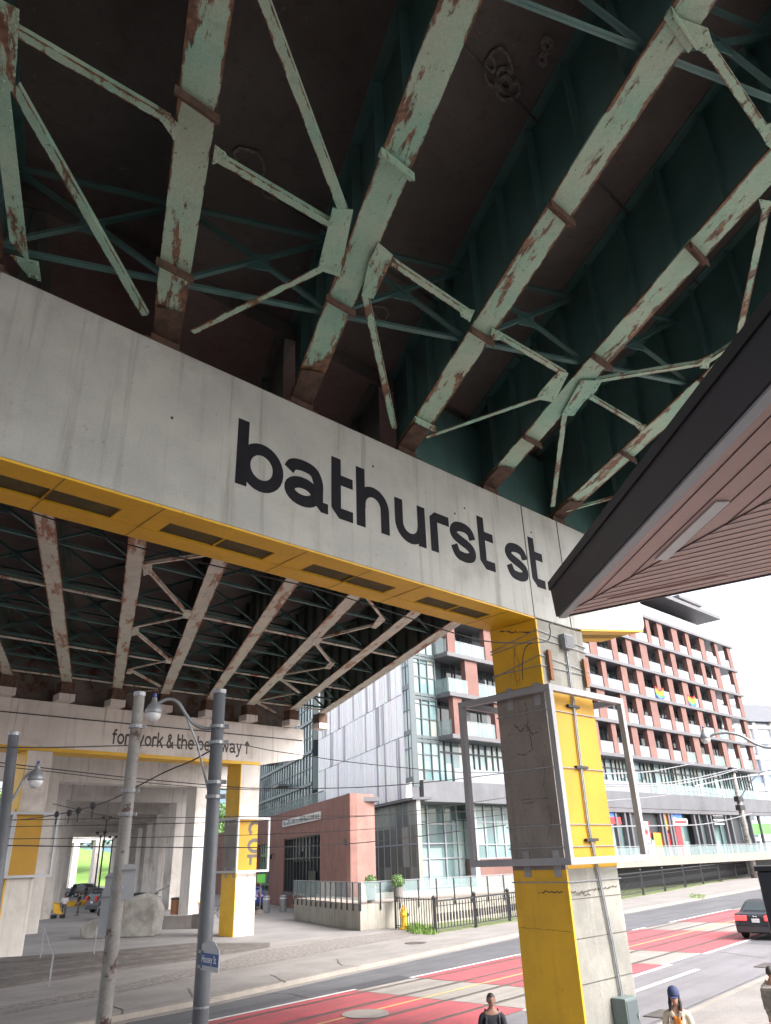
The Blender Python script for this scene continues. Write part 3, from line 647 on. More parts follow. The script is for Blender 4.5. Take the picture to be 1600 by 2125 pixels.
# ================================================================== FAR PIER
fp = thing('viaduct_pier', 'farther pale concrete viaduct pier lettered fort york & the bentway', 'bridge pier', tuple(F(0, 0, 0)))
cb_ = MB(); FB, FT = 9.0, 11.35
cb_.prism([(-26, FB), (1.35, FB), (4.5, 9.55), (4.63, 9.8), (4.63, FT), (-26, FT)], Cf - nf*1.4, df, Z, nf, 1.4); cb_.build('cap_beam', M['concrete2'], fp, bevel=.02)
MB().box(Cf, df, nf, Z, (-26, 1.35), (.001, .006), (FB-.002, FB+.16)).box(Cf, df, nf, Z, (-26, 1.35), (-1.398, .006), (FB-.014, FB-.002)).build('painted_soffit', M['yellow'], fp)
MB().box(Cf, df, nf, Z, (-26, 4.5), (.002, .05), (10.62, 10.67)).build('conduit', M['darkmetal'], fp)
column(fp, F(0, 0, 0), df, nf, 1.35, 1.4, FB-.02, 3.36, 6.05, pale=True)
column(fp, F(-12.2, 0, 0), df, nf, 1.25, 1.4, FB-.02, 3.5, 6.15, pale=True)
column(fp, F(-26, 0, 0), df, nf, 1.25, 1.4, FB-.02, 3.5, 6.15, pale=True)
# vertical letters, cropped by the edge of the column
fl = MB()
def TL(x, y, k): return F(1.345-x, .0085+k, y)        # x leftwards from the right edge, y up
ribbon(fl, [(0, 5.80)]+arc(.14, 5.50, .42, .34, 85, -50, 14), .2, TL, 0, .004)
ribbon(fl, [(0, 4.88)]+arc(.16, 4.60, .42, .29, 85, -85, 14)+[(0, 4.32)], .2, TL, 0, .004)
fl.prism([(0, 4.16), (.66, 4.16), (.66, 3.99), (0, 3.99)], F(1.345, .0085, 0), -df, Z, nf, .004)
fl.prism([(.33, 3.99), (.50, 3.99), (.50, 3.62), (.33, 3.62)], F(1.345, .0085, 0), -df, Z, nf, .004)
fl.build('lettering', mat('brown_black_paint', (.07,.06,.05), (.09,.075,.06), 3, .6), fp)
sg = MB(); tw = 8.60; sz = .57
L0 = sum(GL[c][0]+(.06 if c != ' ' else 0) for c in 'fort york & the bentway ^')*sz
kx = tw/L0
write(sg, 'fort york & the bentway ^', F(-8.05, .003, 9.56), df*kx, Z, nf, sz, .06, .21, .005)
sg.build('lettering', plain('dark_brown_lettering', (.05,.04,.04), .6), fp)
for s in GS_FAR:
    p0 = Hp(s, tF-(s-sF)*0+.0)
    bs, bt = s, 31.0
    be = MB(); q = Hp(s, tE-.25); q.z = 0; be.box(q, df, nf, Z, (-.4, .4), (-.5, .3), (FT+.002, 11.7)); be.build('bearing_block', M['concrete2'], fp)
    be = MB(); be.box(q, df, nf, Z, (-.34, .34), (-.4, .22), (11.7, 12.29)); be.build('bearing', M['rust'], fp)
bw = MB().box(Cf, df, nf, Z, (-26, 4.2), (-1.3, -.75), (FT+.002, 14.24)); bw.build('end_wall', mat('rust_stained_end_wall', (.20,.17,.15), (.12,.10,.09), .8, .9, rust=(.16,.08,.05), rust_scale=.8, rust_lo=.52, rust_hi=.6), fp)
cage(F(0, 0, 0), df, nf, -.16, 1.95, -1.9, .25, 3.3, 6.03, fp, .11, 'framelight')
cage(F(-12.2, 0, 0), df, nf, -.16, 1.85, -1.9, .25, 3.5, 6.15, fp, .11, 'framelight')
# concrete bents behind
BP = [16.6, 32.5, 49, 66, 83, 100, 118, 136, 154, 172]; BS = [0, 0, 0, 0, -.4, -1.4, -3.6, -7.5, -12.5, -18.5]
for i, L_ in enumerate(BP):
    O2 = Cf + bb*L_ + df*(-.7+BS[i])
    loc = 'portal bent' 
    labs = ['first plain concrete portal bent behind the far pier', 'second plain concrete portal bent behind the far pier', 'third plain concrete portal bent down the colonnade', 'fourth plain concrete portal bent down the colonnade',
            'fifth plain concrete portal bent down the colonnade', 'sixth plain concrete portal bent down the colonnade', 'seventh plain concrete portal bent down the colonnade', 'eighth concrete portal bent, where the colonnade starts to bend left', 'ninth concrete portal bent near the grassy hill', 'last and farthest plain concrete portal bent by the grassy hill']
    t = thing('concrete_bent', labs[i], 'bridge pier', tuple(O2), 'plain concrete bents behind the far pier')
    MB().box(O2, df, -nf, Z, (-15, 3.8), (0, 1.4), (9.15, 10.99)).build('cap_beam', M['concrete2'], t, bevel=.02)
    for s in (0, -10.6-1.3): MB().box(O2, df, -nf, Z, (s, s+1.3), (0, 1.4), (0, 9.15)).build('column_shaft', M['concrete2'], t, bevel=.02)
fd = thing('viaduct_deck', 'pale concrete deck of the viaduct running over the row of concrete bents', 'bridge deck', tuple(Cf+bb*60))
d0 = MB(); a = Cf+bb*1.6+df*(-16); b_ = Cf+bb*1.6+df*3.5; c_ = b_+bb*128; d_ = a+bb*128
for p in (a, b_, c_, d_): p.z = 11.6
d0.hexa([a, b_, c_, d_, a+Z*.5, b_+Z*.5, c_+Z*.5, d_+Z*.5]); d0.build('slab', M['concrete2'], fd)
for k in range(7):
    s = -14.5+k*2.8; p = Cf+bb*1.6+df*s; q = p+bb*128; p.z = q.z = 11.0
    MB().beam(p, q, .55, .6).build('deck_beam', M['concrete2'], fd)
# ================================================================== GROUND, ROAD, PLAZA
def S(o): return tag(o, kind='structure')
def sheet(name, pts, z, m, th=0.0):
    b_ = MB(); n = len(pts); vs = [Vector((p[0], p[1], z)) for p in pts]
    if th:
        b_.add(vs+[v-Z*th for v in vs], [tuple(range(n)), tuple(range(n, 2*n))[::-1]]+[(i, (i+1) % n, n+(i+1) % n, n+i) for i in range(n)])
    else: b_.add(vs, [tuple(range(n))])
    return S(b_.build(name, m))
sheet('ground', [(-900,-300),(900,-300),(900,1200),(-900,1200)], -.03, M['dirt'])
e40 = azv(40.3); m40 = Vector((e40.y, -e40.x, 0)); RO = Vector((-5.0, 22.94, 0))
def RP(al, pe, z=0.0): return RO + e40*al + m40*pe + Z*z
sheet('road', [tuple(RP(a, p)) for a, p in ((-60,-2.2),(-5,-2.2),(1.7,-2.23),(9.4,-3.03),(20.4,-3.9),(35.4,-5.21),(66,-5.9),(200,-6),(200,10.1),(-60,10.1))], 0, M['asphalt'])
sheet('near_lane', [tuple(RP(a, p)) for a, p in ((-60,6.2),(200,6.2),(200,10.1),(-60,10.1))], .005, M['asphalt2'])
sheet('transit_lane_slab', [tuple(RP(a, p)) for a, p in ((-60,0),(200,0),(200,6.15),(-60,6.15))], .006, M['beige'])
for a0, a1 in ((-60, 5.4), (8.4, 14.7), (18.4, 26.7), (31.3, 40.4), (46.2, 56), (61, 70), (76, 90)):
    sheet('red_lane_marking', [tuple(RP(a, p)) for a, p in ((a0,-.02),(a1,-.02),(a1,6.17),(a0,6.17))], .010, M['redlane'])
def line(name, pe, a0, a1, wd, m, z=.014): return sheet(name, [tuple(RP(a, p)) for a, p in ((a0,pe-wd/2),(a1,pe-wd/2),(a1,pe+wd/2),(a0,pe+wd/2))], z, m)
for a0, a1 in ((-60, 5.6), (8.3, 16), (26, 27.6), (30.8, 41), (45.5, 57)): line('white_lane_line', -.12, a0, a1, .16, M['white'])
for a0, a1 in ((-60, 2), (5.2, 8.6), (11, 14.9), (18.2, 27), (31, 41), (46, 57)): line('white_lane_line', 6.28, a0, a1, .2, M['white'])
line('white_lane_line', 7.5, 9.0, 14.2, .2, M['white'])
line('white_lane_line', 6.05, 14.7, 18.3, .13, M['white'])
line('yellow_centre_line', 2.75, -60, 110, .10, M['yline'])
for pe in (.42, 1.92, 3.58, 5.02):
    line('tram_rail', pe, -60, 190, .11, M['rail'], .018); line('tram_rail', pe+.10, -60, 190, .03, M['beige'], .019)
for pe, a0, a1 in ((10.0, -20, 60),): line('gutter_seam', pe-.35, a0, a1, .03, M['rail'], .012)
for a in (5.4, 8.4, 14.7, 18.4, 26.7, 31.3, 40.4): sheet('slab_joint', [tuple(RP(a+d, p)) for d, p in ((-.02,0),(.02,0),(.02,6.15),(-.02,6.15))], .0165, M['rail'])
sheet('asphalt_patch', [tuple(RP(a, p)) for a, p in ((5.2,-.75),(8.6,-.9),(8.3,-.05),(5.4,-.05))], .008, mat('dark_asphalt_patch', (.06,.06,.068), (.045,.045,.052), 2, .9, bump=.3, fine=.3))
sheet('asphalt_patch', [tuple(RP(a, p)) for a, p in ((22,6.6),(29,6.6),(29,9.2),(22,8.8))], .0085, M['asphalt'])
def crack(px, z=.012, wd=.03):
    rr = random.Random(int(px[0][0])); P = [onz(x, y, z) for x, y in px]; out = []
    for a, b_ in zip(P[:-1], P[1:]):
        n = max(2, int((b_-a).length/.25))
        for i in range(n): q = a.lerp(b_, i/n); out.append((q.x+rr.uniform(-.05, .05), q.y+rr.uniform(-.05, .05)))
    m = MB(); ribbon(m, out, wd, lambda x, y, h: Vector((x, y, z+h)), -.003, 0); S(m.build('road_crack', M['rail']))
crack([(1435,2108),(1500,2082),(1560,2055),(1600,2042)]); crack([(1440,2122),(1500,2098),(1560,2070),(1600,2058)]); crack([(560,2060),(600,2062),(640,2070),(660,2068)]); crack([(1490,1975),(1550,1983),(1600,1990)], .012, .02)
crack([(700,1990),(708,2003),(770,2006)], .16); crack([(232,2085),(256,2096),(258,2108)], .16); crack([(390,2050),(400,2066),(470,2075)], .16); crack([(560,2022),(600,2040)], .16)
# far kerb and sidewalk
kp = [(-60,-2.2),(-5,-2.2),(1.7,-2.23),(9.4,-3.03),(20.4,-3.9),(35.4,-5.21),(66,-5.9),(200,-6)]
kb = MB(); gu = MB()
for (a0, p0), (a1, p1) in zip(kp[:-1], kp[1:]):
    A, B = RP(a0, p0), RP(a1, p1); d = (B-A).normalized(); q = Vector((-d.y, d.x, 0))
    kb.hexa([A, B, B+q*.2, A+q*.2, A+q*.03+Z*.15, B+q*.03+Z*.15, B+q*.2+Z*.15, A+q*.2+Z*.15])
    gu.hexa([A-q*.28+Z*.001, B-q*.28+Z*.001, B+Z*.001, A+Z*.001, A-q*.28+Z*.012, B-q*.28+Z*.012, B+Z*.02, A+Z*.02])
S(kb.build('kerb', M['curb'])); S(gu.build('gutter', M['walk']))
rest = [tuple(RP(a, p-.19)) for a, p in kp]
sheet('sidewalk', rest + [(260, 240), (120, 260), (36, 92), (0, 52.2), (-4.8, 43.5), (-14, 33), (-45, 5)], .148, M['walk'], .17)
big_ = [(-14.2, 33.5), (-12.3, 34.4), (-9.5, 38.2), (-5.6, 42.6), (0.2, 47.9), (1.0, 60), (-2, 140), (-60, 190), (-90, 120), (-60, 20)]
sheet('plaza', big_, .152, M['plaza'], .14)
# gravel strip between sidewalk and plaza
gr = [onz(x, y, .15) for x, y in [(0,2106),(120,2083),(233,2063),(400,2026),(560,1998),(700,1970),(800,1952),(890,1937),(905,1930),(860,1931),(820,1934),(700,1948),(620,1962),(540,1972),(462,1995),(400,2010),(300,2033),(230,2050),(100,2072),(0,2090)]]
sheet('gravel_strip', [tuple(p) for p in gr], .157, M['gravel'])
# shallow stone steps
lo = [(-300,2066),(0,2050),(215,2016),(400,1992),(560,1966)]; hi = [(-300,2050),(0,2004),(215,1990),(400,1972),(560,1958)]
stp = MB(); nS = 4
for k in range(nS):
    L_ = []
    for (x0, y0), (x1, y1) in zip(lo, hi):
        L_.append((onz(x0, y0, .15), onz(x1, y1, .15)))
    for i in range(len(L_)-1):
        a0 = L_[i][0].lerp(L_[i][1], k/nS); b0 = L_[i+1][0].lerp(L_[i+1][1], k/nS); a1 = L_[i][1]; b1 = L_[i+1][1]
        z1 = .153+.09*(k+1)*(1 if i < 3 else .6)
        stp.hexa([Vector((p.x, p.y, .153)) for p in (a0, b0, b1, a1)]+[Vector((p.x, p.y, .153+.075*(k+1)*f)) for p, f in ((a0, 1), (b0, 1 if i < len(L_)-2 else .1), (b1, 1 if i < len(L_)-2 else .1), (a1, 1))])
stp.build('stone_steps', M['step']); tag(bpy.data.objects['stone_steps'], 'dark shallow stone steps down from the plaza beside the rusty pole', 'steps')
# near kerb, sidewalk and the terrace the viewer stands on
nk = MB()
A, B = RP(-60, 10.1), RP(200, 10.1); nk.hexa([A, B, B+m40*.2, A+m40*.2]+[p+Z*.15 for p in (A, B, B+m40*.2, A+m40*.2)]); S(nk.build('kerb', M['curb']))
sheet('sidewalk', [tuple(RP(a, p)) for a, p in ((-60,10.3),(200,10.3),(200,60),(-60,60))], .148, M['walk'], .17)
S(MB().wbox((-3, 4), (-4, 2.4), (.15, 2.1)).build('terrace', M['concrete']))
# lawn and hill
sheet('lawn', [tuple(onz(x, y, .15)) for x, y in ((824,1926),(904,1937),(1060,1914),(1288,1867),(1381,1851),(1460,1836),(1575,1814),(1640,1812),(1640,1806),(1262,1842),(1040,1868),(930,1896))], .19, M['grass'], .05)
hl = MB(); n = 26
for j in range(7):
    for i in range(n+1):
        x = -150+i*10; y = 190+j*14; h = [0, .15, .45, .75, .95, 1, 1][j]
        hl.v.append(Vector((x, y, .1+14*h*(.75+.25*math.sin(i*.5+1)))))
for j in range(6):
    for i in range(n): o = j*(n+1)+i; hl.f.append((o, o+1, o+n+2, o+n+1))
S(hl.build('grass_hill', mat('vivid_hill_grass', (.14,.26,.05), (.19,.31,.07), .3, .9), smooth=True))  # hill grass in a brighter green than the lawn

# ---- trees
def make_tree(x, y, h, cr, label, seed, group='trees beyond the viaduct', z0=0.1, trunk=.35):
    rnd = random.Random(seed)
    t = thing('tree', label, 'tree', (x, y, z0), group)
    b_ = Vector((x, y, z0)); tr = MB()
    top = b_+Vector((rnd.uniform(-.5, .5), rnd.uniform(-.5, .5), h*.7)); tr.tube([b_, b_.lerp(top, .5)+Vector((.2, 0, 0)), top], trunk, 8, trunk*.35)
    cl = []
    for k in range(16):
        a = rnd.uniform(0, 6.28); rr = cr*rnd.uniform(.25, .85); zz = h*rnd.uniform(.35, .93)
        c = b_+Vector((rr*math.cos(a), rr*math.sin(a), zz)); cl.append((c, cr*rnd.uniform(.28, .5)))
        if k < 8: tr.tube([b_.lerp(top, rnd.uniform(.4, .9)), c], trunk*.3, 5, trunk*.08)
    tr.build('trunk', M['bark'], t)
    lf = MB(); q = cr*.06
    for c, r_ in cl:
        for _ in range(230):
            v = Vector((rnd.gauss(0, 1), rnd.gauss(0, 1), rnd.gauss(0, .8))).normalized()*r_*rnd.uniform(.55, 1.05)
            p = c+v; u = Vector((rnd.gauss(0, 1), rnd.gauss(0, 1), rnd.gauss(0, 1))).normalized(); wv = u.cross(v).normalized() if v.length > 0 else u
            s_ = q*rnd.uniform(.6, 1.4); lf.add([p-u*s_, p+wv*s_, p+u*s_, p-wv*s_], [(0, 1, 2, 3)])
    lf.build('crown', M['leaf'], t); return t
TL_ = [('dense round tree on the green hill at the far end of the colonnade', -62, 205, 14, 7), ('tall pale green tree seen between the last bents', -76, 215, 15, 7), ('broad dark tree farthest left behind the colonnade', -92, 212, 14, 8),
       ('tree rising behind the brick hall beside the far yellow column', -22, 178, 18, 7), ('small bushy tree right of the hill behind the colonnade', -46, 205, 12, 5), ('wide tree in the middle of the hill crest', -95, 190, 22, 9)]
for i, (lb, x, y, h, c_) in enumerate(TL_): make_tree(x, y, h, c_, lb, 20+i, z0=(5.0 if y > 200 else .1))

# ---- terrace wall with glass rail
tw_ = thing('planter_terrace', 'grey concrete terrace wall topped by a long glass railing', 'terrace wall', tuple(onz(748, 1932, .15)))
A = onz(604, 1908, .15); B = onz(748, 1932, .15); Cc = B + (onz(822, 1925, .15)-B).normalized()*16; Ah = A + (A-B).normalized()*0
A = B + (A-B).normalized()*11.5
def zup(p, z): return Vector((p.x, p.y, z))
Db = A + (Cc-B)
MB().hexa([zup(B, .15), zup(Cc, .15), zup(Db, .15), zup(A, .15), zup(B, 1.42), zup(Cc, 1.42), zup(Db, 1.42), zup(A, 1.42)]).build('wall', mat('stained_terrace_concrete', (.34,.32,.28), (.27,.255,.22), .7, .9, streak=((.14,.12,.10), .9), bump=.2), tw_, bevel=.02)
MB().hexa([zup(B, 1.425), zup(Cc, 1.425), zup(Db, 1.425), zup(A, 1.425), zup(B, 1.45), zup(Cc, 1.45), zup(Db, 1.45), zup(A, 1.45)]).build('paving', mat('warm_terrace_paving', (.26,.225,.19), (.22,.19,.165), .8, .9), tw_)
for P, Q, n in ((A, B, 13), (B, Cc, 12)):
    d = (Q-P)/n; out = Vector((d.y, -d.x, 0)).normalized()*.05; 
    if out.dot(EYE-P) < 0: out = -out
    gl = MB().beam(zup(P, 1.62)+out, zup(Q, 1.62)+out, .012, .88); gl.build('glass_panel', M['railglass'], tw_)
    MB().beam(zup(P, 2.52)+out, zup(Q, 2.52)+out, .06, .04).build('handrail', M['galv'], tw_)
    for i in range(n+1):
        p = P+d*i; MB().box(zup(p, 1.1)+out, d.normalized(), out.normalized(), Z, (-.025, .025), (-.02, .05), (0, 1.42)).build('post', M['darkmetal'], tw_)
pl = thing('potted_shrub', 'round clipped shrub in a pale pot on the terrace by the glass doors', 'potted plant', tuple(zup(onz(770, 1880, 1.45), 1.45)), 'potted shrubs on the terrace')
def pot(t, x, y, z):
    o = Vector((x, y, z)); MB().lathe([(0, 0), (.28, 0), (.42, 1.0), (.36, 1.0), (.34, .9), (0, .9)], o, 14).build('pot', M['walk'], t)
    lf = MB(); rnd = random.Random(3)
    for _ in range(500):
        v = Vector((rnd.gauss(0, 1), rnd.gauss(0, 1), rnd.gauss(0, 1))).normalized()*.5*rnd.uniform(.7, 1.05); p = o+Z*1.4+v
        u = Vector((rnd.gauss(0, 1), rnd.gauss(0, 1), rnd.gauss(0, 1))).normalized()*.07; w2 = u.cross(v).normalized()*.06; lf.add([p-u, p+w2, p+u, p-w2], [(0, 1, 2, 3)])
    lf.build('foliage', M['leaf'], t)
q = onz(770, 1872, 1.45); pot(pl, q.x, q.y, 1.45); ORG[pl.name] = Vector(pl.location)
q2 = onz(826, 1870, 1.45); p2 = copy_tree(pl); p2.location = pl.location + Vector((q2.x-q.x, q2.y-q.y, 0)); pl.scale = p2.scale = (.75, .75, .75); p2['label'] = 'right hand clipped shrub in a pale pot nearer the glass corner'
pl['label'] = 'left hand clipped shrub in a pale pot nearer the brick wall'

# ---- ornamental iron fences
def fence(pts, label, h=1.5, group=None, z0=.17, npick=14):
    t = thing('iron_fence', label, 'fence', tuple(pts[0]), 'black iron fences')
    for p in pts:
        MB().wbox((p.x-.08, p.x+.08), (p.y-.08, p.y+.08), (z0, z0+h+.12)).lathe([(0.11, 0), (.13, .05), (.05, .14), (0, .16)], Vector((p.x, p.y, z0+h+.12)), 8).build('post', M['darkmetal'], t)
    for P, Q in zip(pts[:-1], pts[1:]):
        d = (Q-P).normalized(); b_ = MB(); P_, Q_ = zup(P, z0), zup(Q, z0)
        b_.beam(P_+Z*(h*.12), Q_+Z*(h*.12), .04, .04); b_.beam(P_+Z*(h-.05), Q_+Z*(h-.05), .09, .08); b_.beam(P_+Z*(h*.82), Q_+Z*(h*.82), .04, .035)
        n = max(3, int((Q-P).length/ .26))
        for i in range(1, n):
            p = P_.lerp(Q_, i/n); b_.box(p, d, d.cross(Z), Z, (-.018, .018), (-.018, .018), (h*.12, h*.95)); b_.box(p, d, d.cross(Z), Z, (-.05, .05), (-.03, .03), (h*.35, h*.6))
        b_.build('rail_panel', M['darkmetal'], t)
    return t
fpx = [(904,1937),(988,1924),(1058,1912)]
fence([onz(x, y, .17) for x, y in fpx]+[onz(1130, 1898, .17), onz(1200, 1885, .17)], 'black iron fence left of the near column beside the hydrant', 1.45)
fpx = [(1262,1871),(1288,1866),(1336,1858),(1381,1850),(1423,1842),(1460,1835),(1495,1829),(1529,1823),(1563,1816),(1600,1811)]
fence([onz(x, y, .17) for x, y in fpx], 'black iron fence right of the near column along the lawn', 1.75)
fs2 = thing('railing_panel', 'thin black iron railing running back from the sidewalk behind the hydrant', 'fence', tuple(onz(822, 1927, .15)))
P, Q = onz(822, 1927, .15), onz(904, 1937, .15)
b_ = MB(); b_.beam(zup(P, 1.65), zup(Q, 1.65), .05, .04); b_.beam(zup(P, .3), zup(Q, .3), .05, .04)
for i in range(17): p = P.lerp(Q, i/16); b_.box(zup(p, .15), Vector((1,0,0)), Vector((0,1,0)), Z, (-.02, .02), (-.02, .02), (0, 1.6))
b_.build('bars', M['darkmetal'], fs2)
MB().box(zup(P, .15), Vector((1,0,0)), Vector((0,1,0)), Z, (-.06, .06), (-.06, .06), (0, 1.8)).build('post', M['darkmetal'], fs2)
# weeds and grass tufts
def tufts(name, pts, n, h, label):
    m = MB(); rnd = random.Random(5)
    for _ in range(n):
        x, y = rnd.choice(pts); p = onz(x+rnd.uniform(-14, 14), y+rnd.uniform(-4, 4), .155); a = rnd.uniform(0, 6.28); hh = h*rnd.uniform(.4, 1)
        u = Vector((math.cos(a), math.sin(a), 0))*.03; l = Vector((rnd.uniform(-.15, .15), rnd.uniform(-.15, .15), hh))
        m.add([p-u, p+u, p+l], [(0, 1, 2)])
    o = m.build(name, mat(name+'_green', (.12,.22,.04), (.2,.3,.08), 4, .9)); tag(o, label, 'grass', kind='stuff')
tufts('weed_clump', [(858,1930),(866,1932),(870,1935),(885,1934),(895,1936),(866,1926)], 900, .35, 'tufts of green weeds round the hydrant')
tufts('kerb_weeds', [(1445,1860),(1452,1862),], 160, .16, 'sparse weeds growing out of the far kerb')
hy = thing('fire_hydrant', 'yellow fire hydrant by the iron fence on the far sidewalk', 'hydrant', tuple(onz(839, 1929, .15)))
o = onz(839, 1929, .15)
MB().lathe([(0,0),(.2,0),(.2,.06),(.14,.08),(.14,.55),(.18,.58),(.18,.66),(.15,.7),(.13,.86),(.06,.95),(.04,1.02),(0,1.02)], o, 14).build('barrel', M['hydrant'], hy, smooth=False)
for a in (0, 2.4, 4.2):
    d = Vector((math.cos(a-2), math.sin(a-2), 0)); MB().lathe([(.0,.1),(.08,.1),(.08,.24),(.0,.24)], o+Z*.62, 10, d).build('outlet_cap', M['darkmetal'] if a else M['hydrant'], hy)
hy.scale = (1.15, 1.15, 1.15)
def disc(name, x, y, z, r_, m, label, cat, seg=24, sq=None):
    c = onz(x, y, z); b_ = MB()
    if sq: b_.box(c, e40, m40, Z, (-sq[0], sq[0]), (-sq[1], sq[1]), (.0, .012))
    else: b_.lathe([(0, 0), (r_, 0), (r_, .012), (r_*.85, .014), (r_*.84, .009), (0, .011)], c, seg)
    return tag(b_.build(name, m), label, cat)
disc('manhole_cover', 758, 2104, .02, .62, M['beige'], 'pale round manhole cover in the red lane', 'manhole cover')
disc('manhole_cover', 862, 1957, .152, .5, M['rail'], 'dark round manhole cover in the far sidewalk', 'manhole cover')
disc('drain_grate', 1372, 2104, .012, 0, M['rail'], 'dark drain grate in the near gutter beside the woman in a cap', 'drain grate', sq=(.5, .25))
disc('drain_grate', 1588, 2003, .012, 0, M['rail'], 'dark drain grate at the right edge of the road', 'drain grate', sq=(.6, .2))
disc('drain_grate', 965, 1962, .012, 0, M['rail'], 'leaf strewn drain grate by the far kerb', 'drain grate', sq=(.5, .2))
# bollards
def bollard(x, y, label):
    t = thing('bollard', label, 'bollard', tuple(onz(x, y, .15)), 'brushed steel bollards on the plaza'); o = onz(x, y, .15)
    MB().lathe([(0,0),(.27,0),(.27,1.15),(.24,1.2),(0,1.2)], o, 18).build('tube', M['galv'], t); MB().lathe([(.275,.95),(.275,1.02)], o, 18).build('band', M['whitem'], t); return t
bollard(552, 1895, 'steel bollard standing in front of the blue car'); bollard(587, 1893, 'steel bollard between the blue car and the terrace wall')
sgn = thing('parking_sign', 'green sign on a thin post beside the blue car', 'sign', tuple(onz(539, 1897, .15))); o = onz(539, 1897, .15)
MB().tube([o, o+Z*2.6], .035, 6).build('post', M['galv'], sgn); MB().box(o+Z*2.15, Vector((1,0,0)), Vector((0,1,0)), Z, (-.3, .35), (-.06, -.04), (0, .6)).build('panel', M['green'], sgn)
MB().lathe([(0,0),(.4,0),(.3,.3),(0,.32)], o, 8).build('base', M['curb'], sgn)
# handrails on the steps
def hrail(pa, pb, pc, label):
    a, b_, c_ = onz(*pa, .15), onz(*pb, .15), None
    m = MB(); za, zb = 1.1, .95
    A, B = zup(a, .4), zup(b_, .15)
    m.tube([A, A+Z*za, B+Z*zb, B], .028, 6); return tag(m.build('handrail', M['galv']), label, 'handrail', 'thin steel handrails on the steps')
hrail((81,2006), (101,2049), None, 'thin bent steel handrail on the steps left of the rusty pole')
hrail((193,1997), (218,2030), None, 'thin bent steel handrail on the steps just behind the rusty pole')
# sculpture-like concrete block
sc_ = thing('concrete_sculpture', 'large rough concrete wedge sculpture on the plaza between the columns', 'sculpture', tuple(onz(250, 1945, .15)))
P = onz(160, 1950, .15); Q = onz(322, 1944, .15); d = (Q-P).normalized(); L_ = (Q-P).length; up = Z; bk = Vector((-d.y, d.x, 0))
prof = [(.25,0),(.02,.3),(0,.6),(.35,.85),(1.2,1.1),(1.9,1.6),(2.5,1.95),(3.0,2.1),(L_-.9,2.2),(L_-.3,1.95),(L_,1.3),(L_-.1,0)]
sb = MB(); layers = 5; ring_ = []
for j in range(layers):
    f = [0, .08, .5, .92, 1][j]; s_ = [.93, 1, 1, 1, .93][j]
    for x, y in prof: ring_.append(P + d*((x-L_/2)*s_+L_/2) + bk*(f*1.7) + Z*(.15+y*s_*(1+.02*math.sin(x*5+j))))
n = len(prof)
fs_ = [tuple(range(n)), tuple(range((layers-1)*n, layers*n))]+[(j*n+i, j*n+(i+1) % n, (j+1)*n+(i+1) % n, (j+1)*n+i) for j in range(layers-1) for i in range(n)]
sb.v = [Vector((v.x, v.y, v.z-P.z+.15 if False else v.z-.0)) for v in ring_]; sb.f = fs_
sb.v = [Vector((v.x, v.y, v.z-.15)) for v in sb.v]
sb.build('block', mat('mottled_sculpture_concrete', (.34,.325,.30), (.20,.19,.175), 1.6, .9, streak=((.12,.11,.10), .9), bump=.5, spots=((.12,.11,.1), .4)), sc_, bevel=.1)
# ---- bentway furniture in the colonnade
def at_ground(x, y): p = onz(x, y, .15); p.z = .15; return p
bl = at_ground(385, 1925)
t = thing('concrete_bench', 'long low concrete bench with dark ends behind the sculpture', 'bench', tuple(bl))
A, B = at_ground(330, 1928), at_ground(432, 1926); MB().beam(A, B, .8, .75).build('seat', M['walk'], t, bevel=.02); MB().beam(A.lerp(B, .72), B+ (B-A)*.01, .84, .78, off=.01).build('dark_end', M['step'], t)
def lamp_post(x, y, h, lab):
    p = at_ground(x, y); t = thing('colonnade_lamp', lab, 'lamp post', tuple(p), 'slim black lamp posts in the colonnade')
    MB().tube([p, p+Z*h], .09, 8, .06).build('pole', M['darkmetal'], t)
    for sx in (-.35, .35):
        q = p+Z*h+Vector((sx, 0, 0)); MB().tube([p+Z*(h-.3), q+Z*.1], .03, 5).build('arm', M['darkmetal'], t)
        MB().lathe([(0, 0), (.08, 0), (.19, .2), (.2, .24), (0, .25)], q, 12).build('lamp_head', M['darkmetal'], t)
lamp_post(190, 1893, 6.5, 'black twin headed lamp post, left one of the pair in the colonnade'); lamp_post(199, 1889, 8.0, 'taller black twin headed lamp post, right one of the pair in the colonnade'); lamp_post(218, 1880, 6.5, 'black lamp post farther back beside the rusty pole')
for k, (x, y, col, lb) in enumerate(((150, 1880, 'yellow', 'yellow ring planter'), (172, 1878, 'hydrant', 'orange ring planter'))):
    p = at_ground(x, y); tag(MB().lathe([(.7,0),(.9,0),(.9,.45),(.7,.45),(.7,0)], p, 20).build('ring_seat', M[col]), lb+' far back in the colonnade behind the standing people', 'seat')
pg = at_ground(330, 1893)
